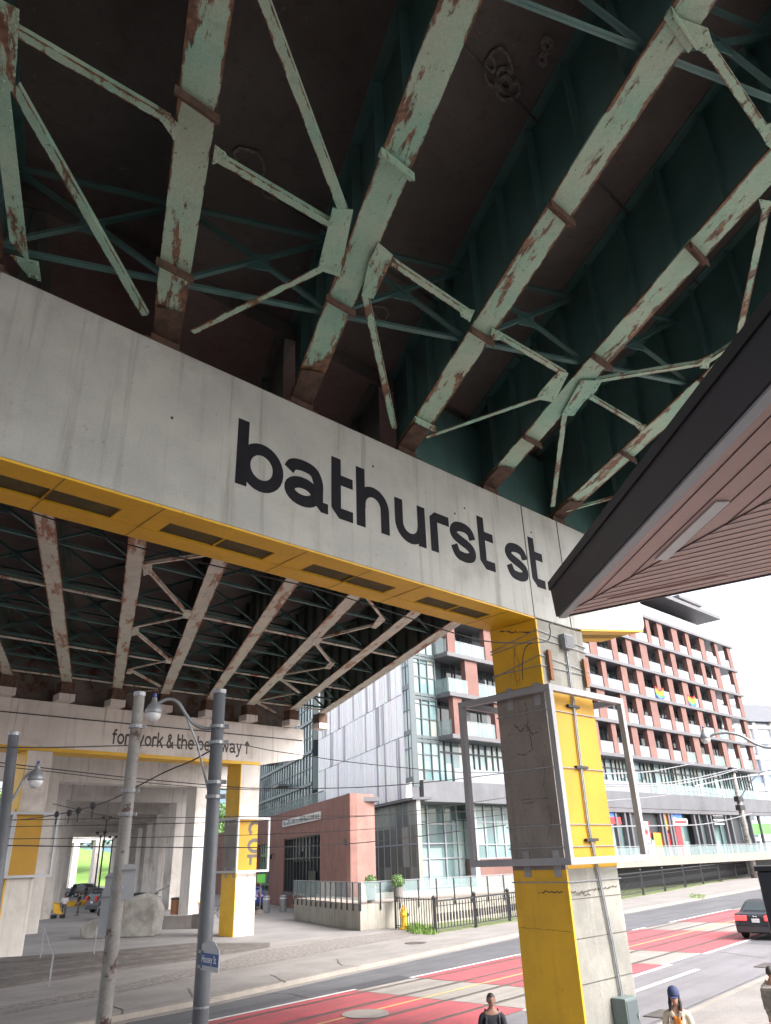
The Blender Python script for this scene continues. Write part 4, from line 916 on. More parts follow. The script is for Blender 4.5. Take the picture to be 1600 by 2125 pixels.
def bike(x, y, ang, lab):
    p = at_ground(x, y); t = thing('bicycle', lab, 'bicycle', tuple(p)); d = azv(ang); m1 = MB()
    for o_, nm in ((-.52, 'wheel'), (.52, 'wheel')):
        c = p+d*o_+Z*.34; wm = MB(); pts = [c+d*(.33*math.cos(a*math.pi/10))+Z*(.33*math.sin(a*math.pi/10)) for a in range(21)]; wm.tube(pts, .022, 5, cap=False)
        for a in range(6): wm.tube([c, c+d*(.32*math.cos(a*1.047))+Z*(.32*math.sin(a*1.047))], .005, 3)
        wm.build('wheel', M['tyre'], t)
    a, b_, c_, e_ = p+d*-.52+Z*.34, p+d*.0+Z*.3, p+d*-.15+Z*.85, p+d*.38+Z*.82
    for q0, q1 in ((a, b_), (b_, c_), (a, c_), (c_, e_), (b_, e_), (e_, p+d*.52+Z*.34), (e_, e_+Z*.15-d*.03)): m1.tube([q0, q1], .018, 5)
    m1.build('frame', M['darkmetal'], t); MB().box(c_+Z*.06, d, d.cross(Z), Z, (-.13, .13), (-.05, .05), (0, .05)).build('saddle', M['tyre'], t)
    MB().tube([e_+Z*.15+d.cross(Z)*.28, e_+Z*.15, e_+Z*.15-d.cross(Z)*.28], .016, 5).build('handlebar', M['darkmetal'], t)
bike(444, 1907, 75, 'bicycle parked behind the yellow side of the far column')
p = at_ground(402, 1908); tag(MB().tube([p+Z*.6+Vector((.45*math.cos(a*.314), .1, .6*math.sin(a*.314))) for a in range(21)], .05, 6, cap=False).build('bike_ring', M['orangep']), 'orange oval bike ring against the light bent column', 'bike rack')
p = at_ground(362, 1908); tb = thing('litter_bin', 'brown cylindrical litter bin beside the second bent column', 'bin', tuple(p)); MB().lathe([(0,0),(.32,0),(.34,1.3),(0,1.3)], p, 14).build('drum', M['brownwood'], tb); MB().lathe([(.36,1.3),(.36,1.42),(0,1.45)], p, 14).build('lid', M['darkmetal'], tb)
# ================================================================== APARTMENT BUILDING
OFF = -46.0
def A_(s, o, z): return dr*s + nn*(OFF+o) + Z*z
def fs(x, y, o=0.0):
    p = onpl(x, y, nn*(OFF+o), nn); return p.dot(dr), p.z
AO = Vector((0, 0, 0)) + nn*OFF
ap = thing('apartment_building', 'tall apartment building with red brick piers, silver side wall and glass corner', 'building', tuple(A_(60, 0, 0)))
def ab(name, m, s, o, z, parent=ap, bevel=0.0): return MB().box(AO, dr, nn, Z, s, o, z).build(name, M[m] if isinstance(m, str) else m, parent, bevel=bevel)
LV = [13.35, 17.15, 20.9, 24.55, 28.35, 32.2]
# backs and cores
MB().box(AO-nn*3.0, dr, azv(-20.9), Z, (51.0, 116), (.01, 16), (3, 36)).build('rear_wall', M['zinc'], ap)
SLs = []
for i, z in enumerate(LV):
    s0 = 51.6; ab('floor_slab', 'slab', (s0, 120.2), (-2.96, .35), (z, z+.36))
    ab('slab_soffit', 'zinc', (s0, 120.1), (-2.95, .30), (z-.03, z-.003))
patA = [(75.6,76.8),(79.6,80.6),(84.1,85.5),(87.9,89.5),(92.8,93.8),(96.0,97.4),(100.1,101.8),(104.3,105.4),(108.8,110.3),(113.9,114.9),(118.3,119.6)]
patB = [(77.6,79.3),(82.8,84.1),(86.5,87.9),(90.0,91.8),(95.0,96.0),(98.3,99.7),(103.1,104.6),(107.5,108.7),(112.1,113.8),(118.3,119.6)]
leftP = {0: [(52.2,53.4),(58.2,59.3)], 1: [(54.3,56.1),(60.5,61.8)], 2: [(52.0,53.1),(57.6,58.8)], 3: [(54.4,55.8),(60.5,61.6)], 4: [(52.0,53.2),(57.8,59)]}
flg = []
for i in range(5):
    z0, z1 = LV[i]+.363, LV[i+1]-.033
    pat = [p for p in (patA if i % 2 == 0 else patB)]
    for j, (a, b_) in enumerate(leftP[i]+[(65,66.3),(70,71.2)]+pat):
        jt_ = 0 if j > 3 else 0
        ab('brick_pier', 'brickred', (a, b_), (-.45, .12), (z0, z1))
    allp = leftP[i]+[(65,66.3),(70,71.2)]+pat
    # recessed window wall and mullions
    edges = [51.6]+[(p_[0]+p_[1])/2 for p_ in allp if (p_[0]+p_[1])/2 < 114]+[116.0]
    for e0, e1 in zip(edges[:-1], edges[1:]):
        wn_ = ab('window', 'glassD', (e0, e1-.001), (-2.99, -2.2), (z0, z1)); mm = MB(); s = e0+.1
        while s < e1-.2: mm.box(AO, dr, nn, Z, (s, s+.1), (-2.199, -2.12), (z0, z1)); s += random.choice((.95, 1.3, 1.9))
        mm.box(AO, dr, nn, Z, (e0, e1), (-2.199, -2.13), (z1-.55, z1-.45)); mm.build('mullions', M['mulld'], wn_)
    # balcony panels
    for j, ((a0, a1), (b0, b1)) in enumerate(zip(allp[:-1], allp[1:])):
        clear = (b0 < 63) or (i == 0 and b0 > 96) or (i == 1 and b0 > 110)
        h = 1.25 if not clear else 1.3
        bp_ = ab('balcony_panel', 'railglass' if clear else 'frost', (a1+.05, b0-.05), (.0, .03), (z0+.03, z0+h))
        MB().box(AO, dr, nn, Z, (a1+.02, b0-.02), (-.02, .05), (z0+h+.002, z0+h+.05)).build('top_rail', M['galv'], bp_)
        if random.random() < .4: ab('partition_screen', 'frost', ((a1+b0)/2, (a1+b0)/2+.08), (-2.1, -.8), (z0, z0+2.1))
    if i < 5:
        a = 51.6; bp_ = ab('balcony_panel', 'railglass', (51.62, allp[0][0]-.03), (.24, .27), (z0+.03, z0+1.3)) if allp[0][0] > 52.4 else None
        ab('balcony_panel', 'railglass', (51.62, 51.65), (-1.4, .2), (z0+.03, z0+1.3))
for k in range(22):
    i = random.randrange(5); s_ = random.uniform(53, 112); ab('balcony_clutter', random.choice(('brownwood', 'whitem', 'cardark', 'green', 'orangep', 'curb')), (s_, s_+random.uniform(.4, 1.1)), (-1.2, -.5), (LV[i]+.365, LV[i]+.365+random.uniform(.5, 1.6)))
# penthouse
ab('roof_parapet', 'frost', (72, 112), (-.6, -.5), (32.65, 34.6))
ab('penthouse_wall', 'glassD', (72, 110), (-8, -3.5), (32.62, 36.4))
mm = MB(); s = 72.5
while s < 110: mm.box(AO, dr, nn, Z, (s, s+.14), (-3.49, -3.4), (32.65, 36.35)); s += 1.6
mm.build('mullions', M['mulld'], ap)
ab('penthouse_roof', 'slab', (70, 117.5), (-10, .6), (36.45, 37.0)); ab('rooftop_box', 'frost', (104, 114), (-9, -3), (37.02, 39.3)); ab('rooftop_slab', 'slab', (110, 118), (-9, -2), (39.32, 39.8))
# glass corner bay
zz_ = [8.9]+LV+[34.0]
for za, zb in zip(zz_[:-1], zz_[1:]):
    wn_ = ab('window', 'glassA', (47.5, 51.55), (-1.8, -1.5), (za, zb-.002)); mm = MB()
    for z in (za, zb-.35): mm.box(AO, dr, nn, Z, (47.45, 51.58), (-1.49, -1.38), (z, z+.28))
    if zb-za > 3: mm.box(AO, dr, nn, Z, (47.45, 51.58), (-1.49, -1.41), (za+1.7, za+1.82)); mm.box(AO, dr, nn, Z, (47.45, 51.58), (-1.49, -1.41), (za+3.05, za+3.14))
    for s in (47.42, 48.4, 49.45, 50.5, 51.5): mm.box(AO, dr, nn, Z, (s, s+.12), (-1.48, -1.36), (za, zb-.002))
    mm.build('mullions', M['mull'], wn_)
# silver ribbed side wall
S0 = Vector((.88, 64.9, 0)); dbv = azv(-20.9); nbv = Vector((dbv.y, -dbv.x, 0)); inw = nbv if nbv.dot(A_(60, -5, 0)-S0) > 0 else -nbv
def SV(t, i, z): return S0 + dbv*t + inw*i + Z*z
def sb_(name, m, t, i, z, parent=ap): return MB().box(S0, dbv, inw, Z, t, i, z).build(name, M[m] if isinstance(m, str) else m, parent)
for z0, z1 in ((8.15, 13.05), (13.12, 16.62), (16.69, 20.3), (20.37, 24), (24.07, 34)):
    sb_('silver_cladding', 'silver', (0, 27.6), (.0, .5), (z0, z1))
sb_('wall_core', 'zinc', (.05, 27.55), (.52, 1.2), (8.2, 33.9))
sb_('corner_glazing', 'glassA', (-1.5, -.02), (.1, .5), (9.4, 34)); sb_('corner_post', 'mull', (-1.75, -1.52), (.0, .5), (8.9, 34))
mm = MB()
for z in [9.3]+[l+d for l in LV for d in (-.3,)]: mm.box(S0, dbv, inw, Z, (-1.5, 0), (.02, .1), (z, z+.4))
for z in [l+1.7 for l in [10.2]+LV]: mm.box(S0, dbv, inw, Z, (-1.5, 0), (.04, .1), (z, z+.1))
mm.box(S0, dbv, inw, Z, (-.78, -.7), (.04, .1), (9.4, 34)); mm.build('mullions', M['mull'], ap)
M_gs = mat('grey_cladding_stripe', (.30,.295,.33), (.22,.215,.25), .5, .4)
rr = random.Random(4)
for z0, z1, n_ in ((8.16, 13.04, 5), (13.13, 16.61, 8), (16.70, 20.29, 9), (20.38, 23.99, 8), (24.08, 33.9, 7)):
    for k in range(n_):
        t = rr.uniform(.6, 26.5); sb_('cladding_stripe', M_gs, (t, t+rr.choice((.35, .5, .8))), (-.03-.002*k, .0), (z0, z1))
rb = MB(); t = .1
while t < 27.5:
    rb.box(S0, dbv, inw, Z, (t, t+.05), (-.055, .0), (8.15, 34)); t += rr.choice((.6, .95, 1.4))
rb.build('cladding_ribs', M['whitem'], ap)
# grey band and lower glazing
ab('grey_band', 'zinc', (47.3, 121.5), (-3, .5), (7.9, 9.6))
for k in range(14):
    e0 = 51.6+k*4.93; e1 = e0+4.928; wn_ = ab('window', 'glassA', (e0, e1), (-3, -1.7), (9.62, 13.3)); mm = MB(); s = e0+.05
    while s < e1-.15: mm.box(AO, dr, nn, Z, (s, s+.14), (-1.69, -1.58), (9.62, 13.3)); s += random.choice((.8, 1.0, 1.7))
    mm.box(AO, dr, nn, Z, (e0, e1), (-1.69, -1.6), (12.3, 12.45)); mm.build('mullions', M['mulld'], wn_)
ab('terrace_screen', 'frost', (51.6, 86), (.2, .25), (9.63, 10.75)); ab('terrace_screen', 'railglass', (86.1, 121), (.2, .25), (9.63, 10.75))
ab('band_corner', 'zinc', (47.2, 51.5), (-3, -1.2), (8.15, 8.9))
sb_('overhang_soffit', 'zinc', (-1.2, 27), (.05, 1.75), (7.95, 8.14))
# ground floor curtain wall at the corner
ab('curtain_wall', 'glassP', (49.0, 60.5), (-3.4, -3.0), (1.3, 7.9))
gp = MB().box(S0, dbv, inw, Z, (-1.0, 15), (.5, .8), (1.3, 7.94)); gp.build('curtain_wall', cellmat('dark_lobby_glass', [(.20,.22,.20),(.28,.31,.28),(.16,.18,.17),(.36,.38,.34)], 0, 1.5, 3, .22, .8, azv(-20.9)), ap)
mm = MB()
for k in range(11): mm.box(S0, dbv, inw, Z, (-1.0+k*1.6, -.93+k*1.6), (.45, .5), (1.3, 7.94))
for z in (1.3, 4.6): mm.box(S0, dbv, inw, Z, (-1.0, 15), (.47, .5), (z, z+.14))
for s in (49.0, 51.0, 53.2, 54.9, 56.2, 57.8, 59.2, 60.4): mm.box(AO, dr, nn, Z, (s, s+.14), (-2.99, -2.85), (1.3, 7.9))
for z in (1.3, 3.5, 4.7, 6.3): mm.box(AO, dr, nn, Z, (49, 60.5), (-2.99, -2.88), (z, z+.1))
mm.build('mullions', M['trim'], ap)
ab('brick_base', 'brickred', (55.8, 75), (-2.8, -1.2), (-.02, 3.35)); ab('upper_glazing', 'glassP', (55.9, 75), (-2.9, -1.6), (3.4, 7.88))
mm = MB()
for s in (55.9, 57.2, 58.6, 60, 61.4, 63, 65): mm.box(AO, dr, nn, Z, (s, s+.14), (-1.59, -1.48), (3.4, 7.88))
for z in (3.36, 4.5, 6.4): mm.box(AO, dr, nn, Z, (55.9, 75), (-1.59, -1.5), (z, z+.1))
mm.build('mullions', M['trim'], ap); ab('corner_column', 'trim', (54.7, 55.3), (-1.4, -.8), (1.3, 7.9))
# shop fronts on the right
ab('shop_back_wall', 'mulld', (72, 121), (-6, -4), (2.5, 7.85)); ab('shop_lintel', 'slab', (72, 121), (-.3, .45), (7.45, 7.88))
posts = []
for x in (1297, 1308, 1371, 1378, 1388, 1394, 1441, 1451, 1468, 1476, 1507, 1518, 1542, 1558, 1578): posts.append(fs(x, 1720, .1)[0])
posts = sorted(set(round(p_, 1) for p_ in posts)); posts = [73.5, 77.2]+posts
for s in posts: ab('shop_post', 'slab', (s, s+.35), (-.1, .3), (2.9, 7.44))
for k, (a, b_) in enumerate(zip(posts[:-1], posts[1:])):
    if b_-a < .6: continue
    if k % 5 == 3: ab('shop_panel', 'mulld', (a+.36, b_-.01), (-.25, -.15), (2.9, 7.44))
    else:
        ab('shop_window', 'glassP', (a+.36, b_-.01), (-.9, -.8), (2.9, 7.44)); 
        if b_-a > 2: ab('shop_door_frame', 'trim', ((a+b_)/2-.06, (a+b_)/2+.06), (-.79, -.7), (2.9, 7.44))
def shopsign(x, y, wd, h, m, lab, word=None, wm=None, o=.1, cat='sign', nm='shop_sign'):
    s, z = fs(x, y, o); t = thing(nm, lab, cat, tuple(A_(s, o, z)))
    MB().box(AO, dr, nn, Z, (s-wd/2, s+wd/2), (o, o+.08), (z-h/2, z+h/2)).build('panel', M[m], t)
    if word: font_mesh('lettering', word, M[wm], A_(s-wd*.44, o+.084, z-h*.28), dr, Z, h*.8, t, width=wd*(.88 if len(word) > 3 else .42))
    if 'red band' in lab: MB().box(AO, dr, nn, Z, (s-wd*.42, s+wd*.42), (o+.081, o+.09), (z-h*.2, z+h*.2)).build('band', M['redp'], t)
    return t
shopsign(1402, 1697, 3.0, .9, 'bluep', 'blue shop sign with orange lettering above the shop door', 'Am', 'orangep'); shopsign(1411, 1706, 3.6, .75, 'whitem', 'white shop sign with a red band under the blue one', None, None, .12)
shopsign(1262, 1694, 2.6, .9, 'bluep', 'blue shop sign beside the yellow panel of the near column'); shopsign(1274, 1703, 2.6, .7, 'redp', 'red shop sign under the blue one beside the near column', None, None, .12)
cf = shopsign(1340, 1727, 1.7, 2.2, 'whitem', 'canadian flag with a red maple leaf hung in the shop window', None, None, .05, 'flag', 'hanging_flag')
s, z = fs(1340, 1727, .05)
leaf = [(0,1),(.18,.68),(.38,.78),(.30,.28),(.55,.52),(.62,.38),(.95,.42),(.82,.15),(.98,.02),(.5,-.32),(.55,-.55),(.08,-.45),(.05,-1),(-.05,-1),(-.08,-.45),(-.55,-.55),(-.5,-.32),(-.98,.02),(-.82,.15),(-.95,.42),(-.62,.38),(-.55,.52),(-.30,.28),(-.38,.78),(-.18,.68)]
MB().prism([(x_*.5, y_*.6) for x_, y_ in leaf], A_(s, .13, z), dr, Z, nn, .008).build('maple_leaf', M['redp'], cf)
MB().box(AO, dr, nn, Z, (s-.85, s-.6), (.131, .14), (z-1.09, z+1.09)).box(AO, dr, nn, Z, (s+.6, s+.85), (.131, .14), (z-1.09, z+1.09)).build('red_bar', M['redp'], cf)
for k, (x, y, wd, h, m, lab) in enumerate(((1396,1762,2.0,3.4,'redp','tall red poster in the shop window under the shop signs'),(1368,1752,2.2,2.4,'orangep','orange and brown display in the shop window'),(1411,1745,1.3,3.6,'redp','narrow red banner beside the tall red poster'),
      (1350,1765,2.2,2.2,'frost','white printed poster low in the shop window'),(1382,1700,1.2,2.4,'orangep','orange hanging sign high in the narrow window'),(1580,1720,6.5,1.4,'green','green and white menu board at the far right shop'))):
    shopsign(x, y, wd, h, m, lab, None, None, -.05)
shopsign(1490, 1697, 3.0, 1.7, 'mulld', 'black slatted shop sign with white bars', None, None)
s, z = fs(1490, 1697, .2); m_ = MB()
for k in range(4): m_.box(AO, dr, nn, Z, (s-1.5, s+1.5), (.2, .24), (z-.8+k*.5, z-.72+k*.5))
m_.build('sign_bars', M['whitem'], [o for o in bpy.data.objects if o.get('label', '').startswith('black slatted')][0])
# raised shop terrace with rail
tr = thing('shop_terrace', 'raised stone edged shop terrace with a thin metal railing', 'terrace', tuple(A_(95, 5, 0)))
def TB(name, m, s0, s1, o0, o1, za, zb, h):
    p = [A_(s0, o0, za), A_(s1, o0, zb), A_(s1, o1, zb), A_(s0, o1, za)]; return MB().hexa(p+[q+Z*h for q in p]).build(name, M[m], tr)
TB('deck', 'walk', 62, 122, .6, 5.0, 2.25, 2.05, .62); TB('edge', 'curb', 62, 122, 5.0, 5.12, 2.2, 2.0, .85)
TB('shadow_wall', 'mulld', 62, 122, 1.0, 1.3, -.02, -.02, 2.2)  # dark wall standing in for the shadow under the terrace
TB('handrail', 'galv', 62, 122, 4.9, 4.98, 3.98, 3.72, .07)
for k in range(34): s = 62+k*1.8; zz = 2.87-.25*(s-62)/60; MB().box(AO, dr, nn, Z, (s, s+.05), (4.9, 4.96), (zz, zz+1.15)).build('post', M['galv'], tr)
TB('glass_panel', 'railglass', 62, 122, 4.92, 4.94, 2.95, 2.75, .95)
# flags on balconies
def rflag(s0, zt, lab):
    t = thing('hanging_flag', lab, 'flag', tuple(A_(s0, .2, zt)), 'rainbow flags hung on balconies')
    for k, c in enumerate(((.7,.03,.03),(.8,.3,.02),(.8,.65,.03),(.05,.35,.08),(.05,.10,.45))):
        v = []; n = 8
        for i in range(n+1):
            x = i/n*2.1; sag = -.35*math.sin(math.pi*i/n)
            v.append((x, sag-.27*k)); 
        m = MB()
        for i in range(n):
            x0, y0 = v[i]; x1, y1 = v[i+1]; o0, o1 = .16+.05*math.sin(i), .16+.05*math.sin(i+1)
            P = lambda x, y, o: A_(s0+x, o, zt+y)
            m.hexa([P(x0, y0-.27, o0), P(x1, y1-.27, o1), P(x1, y1-.27, o1+.01), P(x0, y0-.27, o0+.01), P(x0, y0, o0), P(x1, y1, o1), P(x1, y1, o1+.01), P(x0, y0, o0+.01)])
        m.build('stripe', plain('flag_stripe_%d' % k, c, .8), t)
rflag(92.0, 22.9, 'rainbow flag draped over the frosted balcony, left of the two'); rflag(101.0, 22.9, 'rainbow flag draped over the frosted balcony, right of the two')

# ================================================================== BRICK HALL (low wing)
P0 = Vector((-3.2, 54.75, 0)); bh = thing('brick_hall', 'low terracotta brick hall with a tall gridded window and a slanting roofline', 'building', tuple(P0))
def hb(name, m, t, i, z, parent=bh): return MB().box(P0, dbv, inw, Z, t, i, z).build(name, M[m] if isinstance(m, str) else m, parent)
wt0, wt1 = 7.7, 20.5      # window extents along the wall
pr_t = lambda x, y: (onpl(x, y, P0, inw)-P0).dot(dbv)
wt0, wt1 = pr_t(664, 1790), pr_t(588, 1790); doorA, doorB = pr_t(559, 1800), pr_t(530, 1800)
top = 7.9
hb('wall', 'brickhall', (0, wt0), (0, .5), (0, top)); hb('wall', 'brickhall', (wt0, wt1), (0, .5), (5.6, top)); hb('wall', 'brickhall', (wt0, wt1), (0, .5), (0, 1.28)); hb('wall', 'brickhall', (wt1, doorA), (0, .5), (0, top))
hb('wall', 'brickhall', (doorA, doorB), (0, .5), (5.4, top)); hb('wall', 'brickhall', (doorB, 75), (0, .5), (0, top-.3)); hb('recess_wall', mat('dark_maroon_wall', (.13,.05,.045), (.11,.045,.04), 1, .8), (doorA, doorB), (2.5, 2.7), (0, 5.4))  # recess wall in a darker maroon than the brick
hb('recess_wall', 'brickhall', (doorA-.2, doorA), (.5, 2.5), (0, 5.4))
sp = MB().box(P0, dr, nn, Z, (.0, 2.3), (-.4, -.002), (.0, top)); sp.build('side_wall', M['brickhall'], bh)
hb('roof', 'slab', (0.5, 60), (.52, 2.4), (top-.5, top-.2))
hw = hb('window', 'glassD', (wt0, wt1), (.25, .35), (1.28, 5.6))
mm = MB(); n = 11
for k in range(n+1): t = wt0+(wt1-wt0)*k/n; mm.box(P0, dbv, inw, Z, (t-.05, t+.05), (.12, .25), (1.28, 5.6))
for z in (1.28, 3.9, 5.5): mm.box(P0, dbv, inw, Z, (wt0, wt1), (.12, .25), (z, z+.1))
mm.build('window_bars', M['mulld'], hw); hb('window_sill', 'slab', (wt0-.2, wt1+.2), (-.08, .3), (1.12, 1.27))
sa, sb2 = pr_t(666, 1705), pr_t(588, 1705)
hs2 = hb('sign_panel', 'whitem', (sa, sb2), (-.08, -.002), (6.62, 7.2)); mm = MB(); rr = random.Random(9); t = sa+.3
while t < sb2-.3: mm.box(P0, dbv, inw, Z, (t, t+.12), (-.1, -.081), (6.72, rr.choice((6.95, 7.05, 7.1)))); t += rr.choice((.3, .45))
mm.build('sign_marks', M['mull'], hs2)
hb('green_light', 'darkmetal', (.4, .6), (-.3, -.01), (4.6, 5.0))
hb('door_canopy', 'darkmetal', (pr_t(655, 1830), pr_t(640, 1830)), (-.02, .0), (1.3, 3.0))
rl = MB().box(P0, dbv, inw, Z, (10, 60), (1.0, 1.02), (top-.18, top+1.0)); rl.build('roof_rail_glass', M['railglass'], bh); MB().box(P0, dbv, inw, Z, (10, 60), (.97, 1.05), (top+1.0, top+1.08)).build('roof_rail', M['galv'], bh)
for t, lb in ((pr_t(633, 1777), 'small black spotlight on the brick hall right of its window'), (pr_t(568, 1788), 'small black spotlight on the brick hall left of its window')):
    sp_ = thing('wall_spotlight', lb, 'spotlight', tuple(P0+dbv*t), 'wall spotlights'); q = P0+dbv*t-inw*.3+Z*4.4
    MB().tube([q+inw*.29, q], .04, 6).build('arm', M['darkmetal'], sp_); MB().tube([q, q-Z*.35+dbv*.1], .12, 8, .16).build('lamp', M['darkmetal'], sp_)
# ================================================================== FARTHER BUILDINGS
gb = thing('glass_apartment_block', 'greenish glass apartment block behind the brick hall', 'building', (-22, 112, 0))
P1 = S0 + dbv*30 ; 
def gB(name, m, t, i, z): return MB().box(P1, dbv, inw, Z, t, i, z).build(name, M[m] if isinstance(m, str) else m, gb)
GBm = cellmat('pale_green_glass', [(.16,.24,.24),(.30,.38,.38),(.08,.12,.13),(.38,.44,.42),(.2,.3,.3),(.05,.07,.08)], 0, 1.5, 1.9, .08, .8, azv(-20.9))
gB('wall', GBm, (0, 60), (0, 12), (0, 45)); mm = MB()
for k in range(40): mm.box(P1, dbv, inw, Z, (k*1.5, k*1.5+.16), (-.12, 0), (0, 45))
for k in range(13):
    mm.box(P1, dbv, inw, Z, (0, 60), (-.2, 0), (k*3.7+.8, k*3.7+1.15)); mm.box(P1, dbv, inw, Z, (0, 60), (-.1, 0), (k*3.7+2.8, k*3.7+2.9))
mm.build('mullions', M['mull'], gb)
for k in range(8): MB().box(P1, dbv, inw, Z, (6+k*6.5, 9.5+k*6.5), (-1.4, -.2), (9.2+3.7*(k % 3), 9.5+3.7*(k % 3))).build('balcony', M['slab'], gb); 
rbk = thing('white_apartment_block', 'distant white and blue apartment block with a grey hipped roof at the right edge', 'building', tuple(atd(1580, 1700, 190)))
c = atd(1590, 1700, 190); c.z = 0; hd = azv(70); hn = azv(-20)
wb = cellmat('blue_white_windows', [(.20,.27,.38),(.50,.53,.57),(.26,.33,.42),(.55,.57,.6),(.35,.40,.47)], 0, 2.4, 3.2, .15, .6, hd)  # blues muted to put distance haze into the colour
MB().box(c, hd, hn, Z, (-19, 40), (0, 20), (0, 29)).build('wall', wb, rbk)
mm = MB()
for k in range(9): mm.box(c, hd, hn, Z, (-19.2, 40), (-.5, -.01), (k*3.3+1.2, k*3.3+1.9))
for k in range(10): mm.box(c, hd, hn, Z, (-19+k*5.2, -18+k*5.2), (-.6, -.01), (0, 29))
mm.build('white_grid', M['whitem'], rbk)
rf = MB(); a = [c+hd*-20-hn*1.5+Z*29.05, c+hd*42-hn*1.5+Z*29.05, c+hd*42+hn*22+Z*29.05, c+hd*-20+hn*22+Z*29.05]; b2 = [c+hd*-10+hn*9+Z*35, c+hd*34+hn*9+Z*35, c+hd*34+hn*12+Z*35, c+hd*-10+hn*12+Z*35]
rf.hexa(a+b2); rf.build('roof', M['zinc'], rbk)
for k, (x, D, wd, h, lb, cl) in enumerate(((500, 260, 22, 75, 'far pale blue glass tower seen left of the far yellow column', (.30,.42,.56)), (395, 300, 18, 62, 'hazy blue tower seen between the bents', (.28,.40,.58)), (190, 280, 16, 50, 'blue tower beyond the hill seen under the viaduct', (.30,.42,.60)))):
    p = atd(x, 1750, D); p.z = 0; t = thing('distant_tower', lb, 'building', tuple(p), 'distant towers'); mm_ = cellmat('tower_glass_%d' % k, [cl, tuple(v*1.25 for v in cl), tuple(v*.8 for v in cl)], 0, 3, 3.4, .2, .6, Vector((1,0,0)))
    MB().wbox((p.x-wd/2, p.x+wd/2), (p.y, p.y+wd), (0, h)).build('wall', mm_, t); g_ = MB()
    for j in range(int(h/3.4)): g_.wbox((p.x-wd/2-.1, p.x+wd/2+.1), (p.y-.3, p.y-.01), (j*3.4, j*3.4+.8))
    g_.build('floor_band', M['frost'], t)

# ================================================================== CANOPY
cp = thing('timber_soffit_canopy', 'dark edged canopy with red brown board soffit jutting in from the right', 'canopy', (2.4, 5, 0))
zc = 5.9; T0 = onz(1160, 1280, zc); E1 = onz(1600, 800, zc); E2 = onz(1600, 1190, zc); MT = onz(1600, 1035, zc)
d1 = (E1-T0).normalized(); d2 = (E2-T0).normalized(); dm = (MT-T0).normalized(); n1 = Vector((-d1.y, d1.x, 0))
if n1.dot(E2-T0) > 0: n1 = -n1       # outward from fascia
n2 = Vector((-d2.y, d2.x, 0)); n2 = -n2 if n2.dot(E1-T0) > 0 else n2
La, Lb = 12.0, 9.0
Q1, Q2, Qm = T0+d1*La, T0+d2*Lb, T0+dm*11
P4 = lambda *a: list(a)
sf1 = MB(); sf1.hexa([T0, Q1, Q1+d2*7.5, Qm, T0+Z*.05, Q1+Z*.05, Q1+d2*7.5+Z*.05, Qm+Z*.05]); sf1.build('soffit', M['wood'], cp)
sf2 = MB(); sf2.hexa([T0+Z*.001, Qm+Z*.001, Q2+dm*0+d1*6, Q2, T0+Z*.051, Qm+Z*.051, Q2+d1*6+Z*.051, Q2+Z*.051]); sf2.build('soffit', M['wood2'], cp)
# board joints
j1 = MB(); sin1 = abs(d1.cross(dm).z); sin2 = abs(d2.cross(dm).z)
for k in range(1, 60):
    off = k*.16
    a = T0 + dm*(off/sin1); e_ = a + d1*(La); j1.beam(a-Z*.004, e_-Z*.004, .008, .003)
    off2 = k*.11
    a = T0 + dm*(off2/sin2); e_ = a + d2*(Lb); j1.beam(a-Z*.005, e_-Z*.005, .007, .003)
j1.beam(T0-Z*.006, Qm-Z*.006, .012, .004)
j1.build('board_joint', plain('dark_board_joint', (.05,.025,.025), .8), cp)
fa = MB(); O1 = n1*.05
fa.hexa([T0, Q1, Q1+n1*.03, T0+n1*.03, T0-d1*.065+Z*.31, Q1+Z*.31, Q1+Z*.31+n1*.03, T0-d1*.065+Z*.31+n1*.03]); fa.build('fascia', M['fascia'], cp)
cpg = MB(); cpg.beam(T0+Z*.31+n1*.0-d1*.07, Q1+Z*.31+n1*.0, .10, .09); cpg.build('coping', M['darkmetal'], cp)
tr_ = MB(); tr_.beam(T0+d1*.02-Z*.012-n1*.03, Q1-Z*.012-n1*.03, .08, .02, off=-.01); tr_.build('edge_trim', M['trim'], cp)
fb_ = MB(); fb_.hexa([T0-Z*.01, Q2-Z*.01, Q2+n2*.03-Z*.01, T0+n2*.03-Z*.01, T0+Z*.05, Q2+Z*.05, Q2+Z*.05+n2*.03, T0+Z*.05+n2*.03]); fb_.build('fascia', M['darkmetal'], cp)
rfm = MB(); rfm.hexa([T0+Z*.055, Q1+Z*.055, Q1+d2*7.5+Z*.055, Q2+Z*.055, T0+Z*.30, Q1+Z*.30, Q1+d2*7.5+Z*.34, Q2+Z*.2]); rfm.build('roof_deck', M['fascia'], cp)
for (a, b_) in (((1372,1160),(1500,1040)), ((1262,1245),(1510,1195))):
    p, q = onz(*a, zc-.006), onz(*b_, zc-.006); dd = q-p; lt = MB(); lt.beam(p-Z*.01, q-Z*.01, .10 if a[0] > 1300 else .055, .012); lt.build('light_strip', M['whitem'] if a[0] > 1300 else M['wood2'], cp)
MB().wbox((7.5, 7.9), (-7, 4), (0, 6.4)).build('support_wall', M['fascia'], cp)
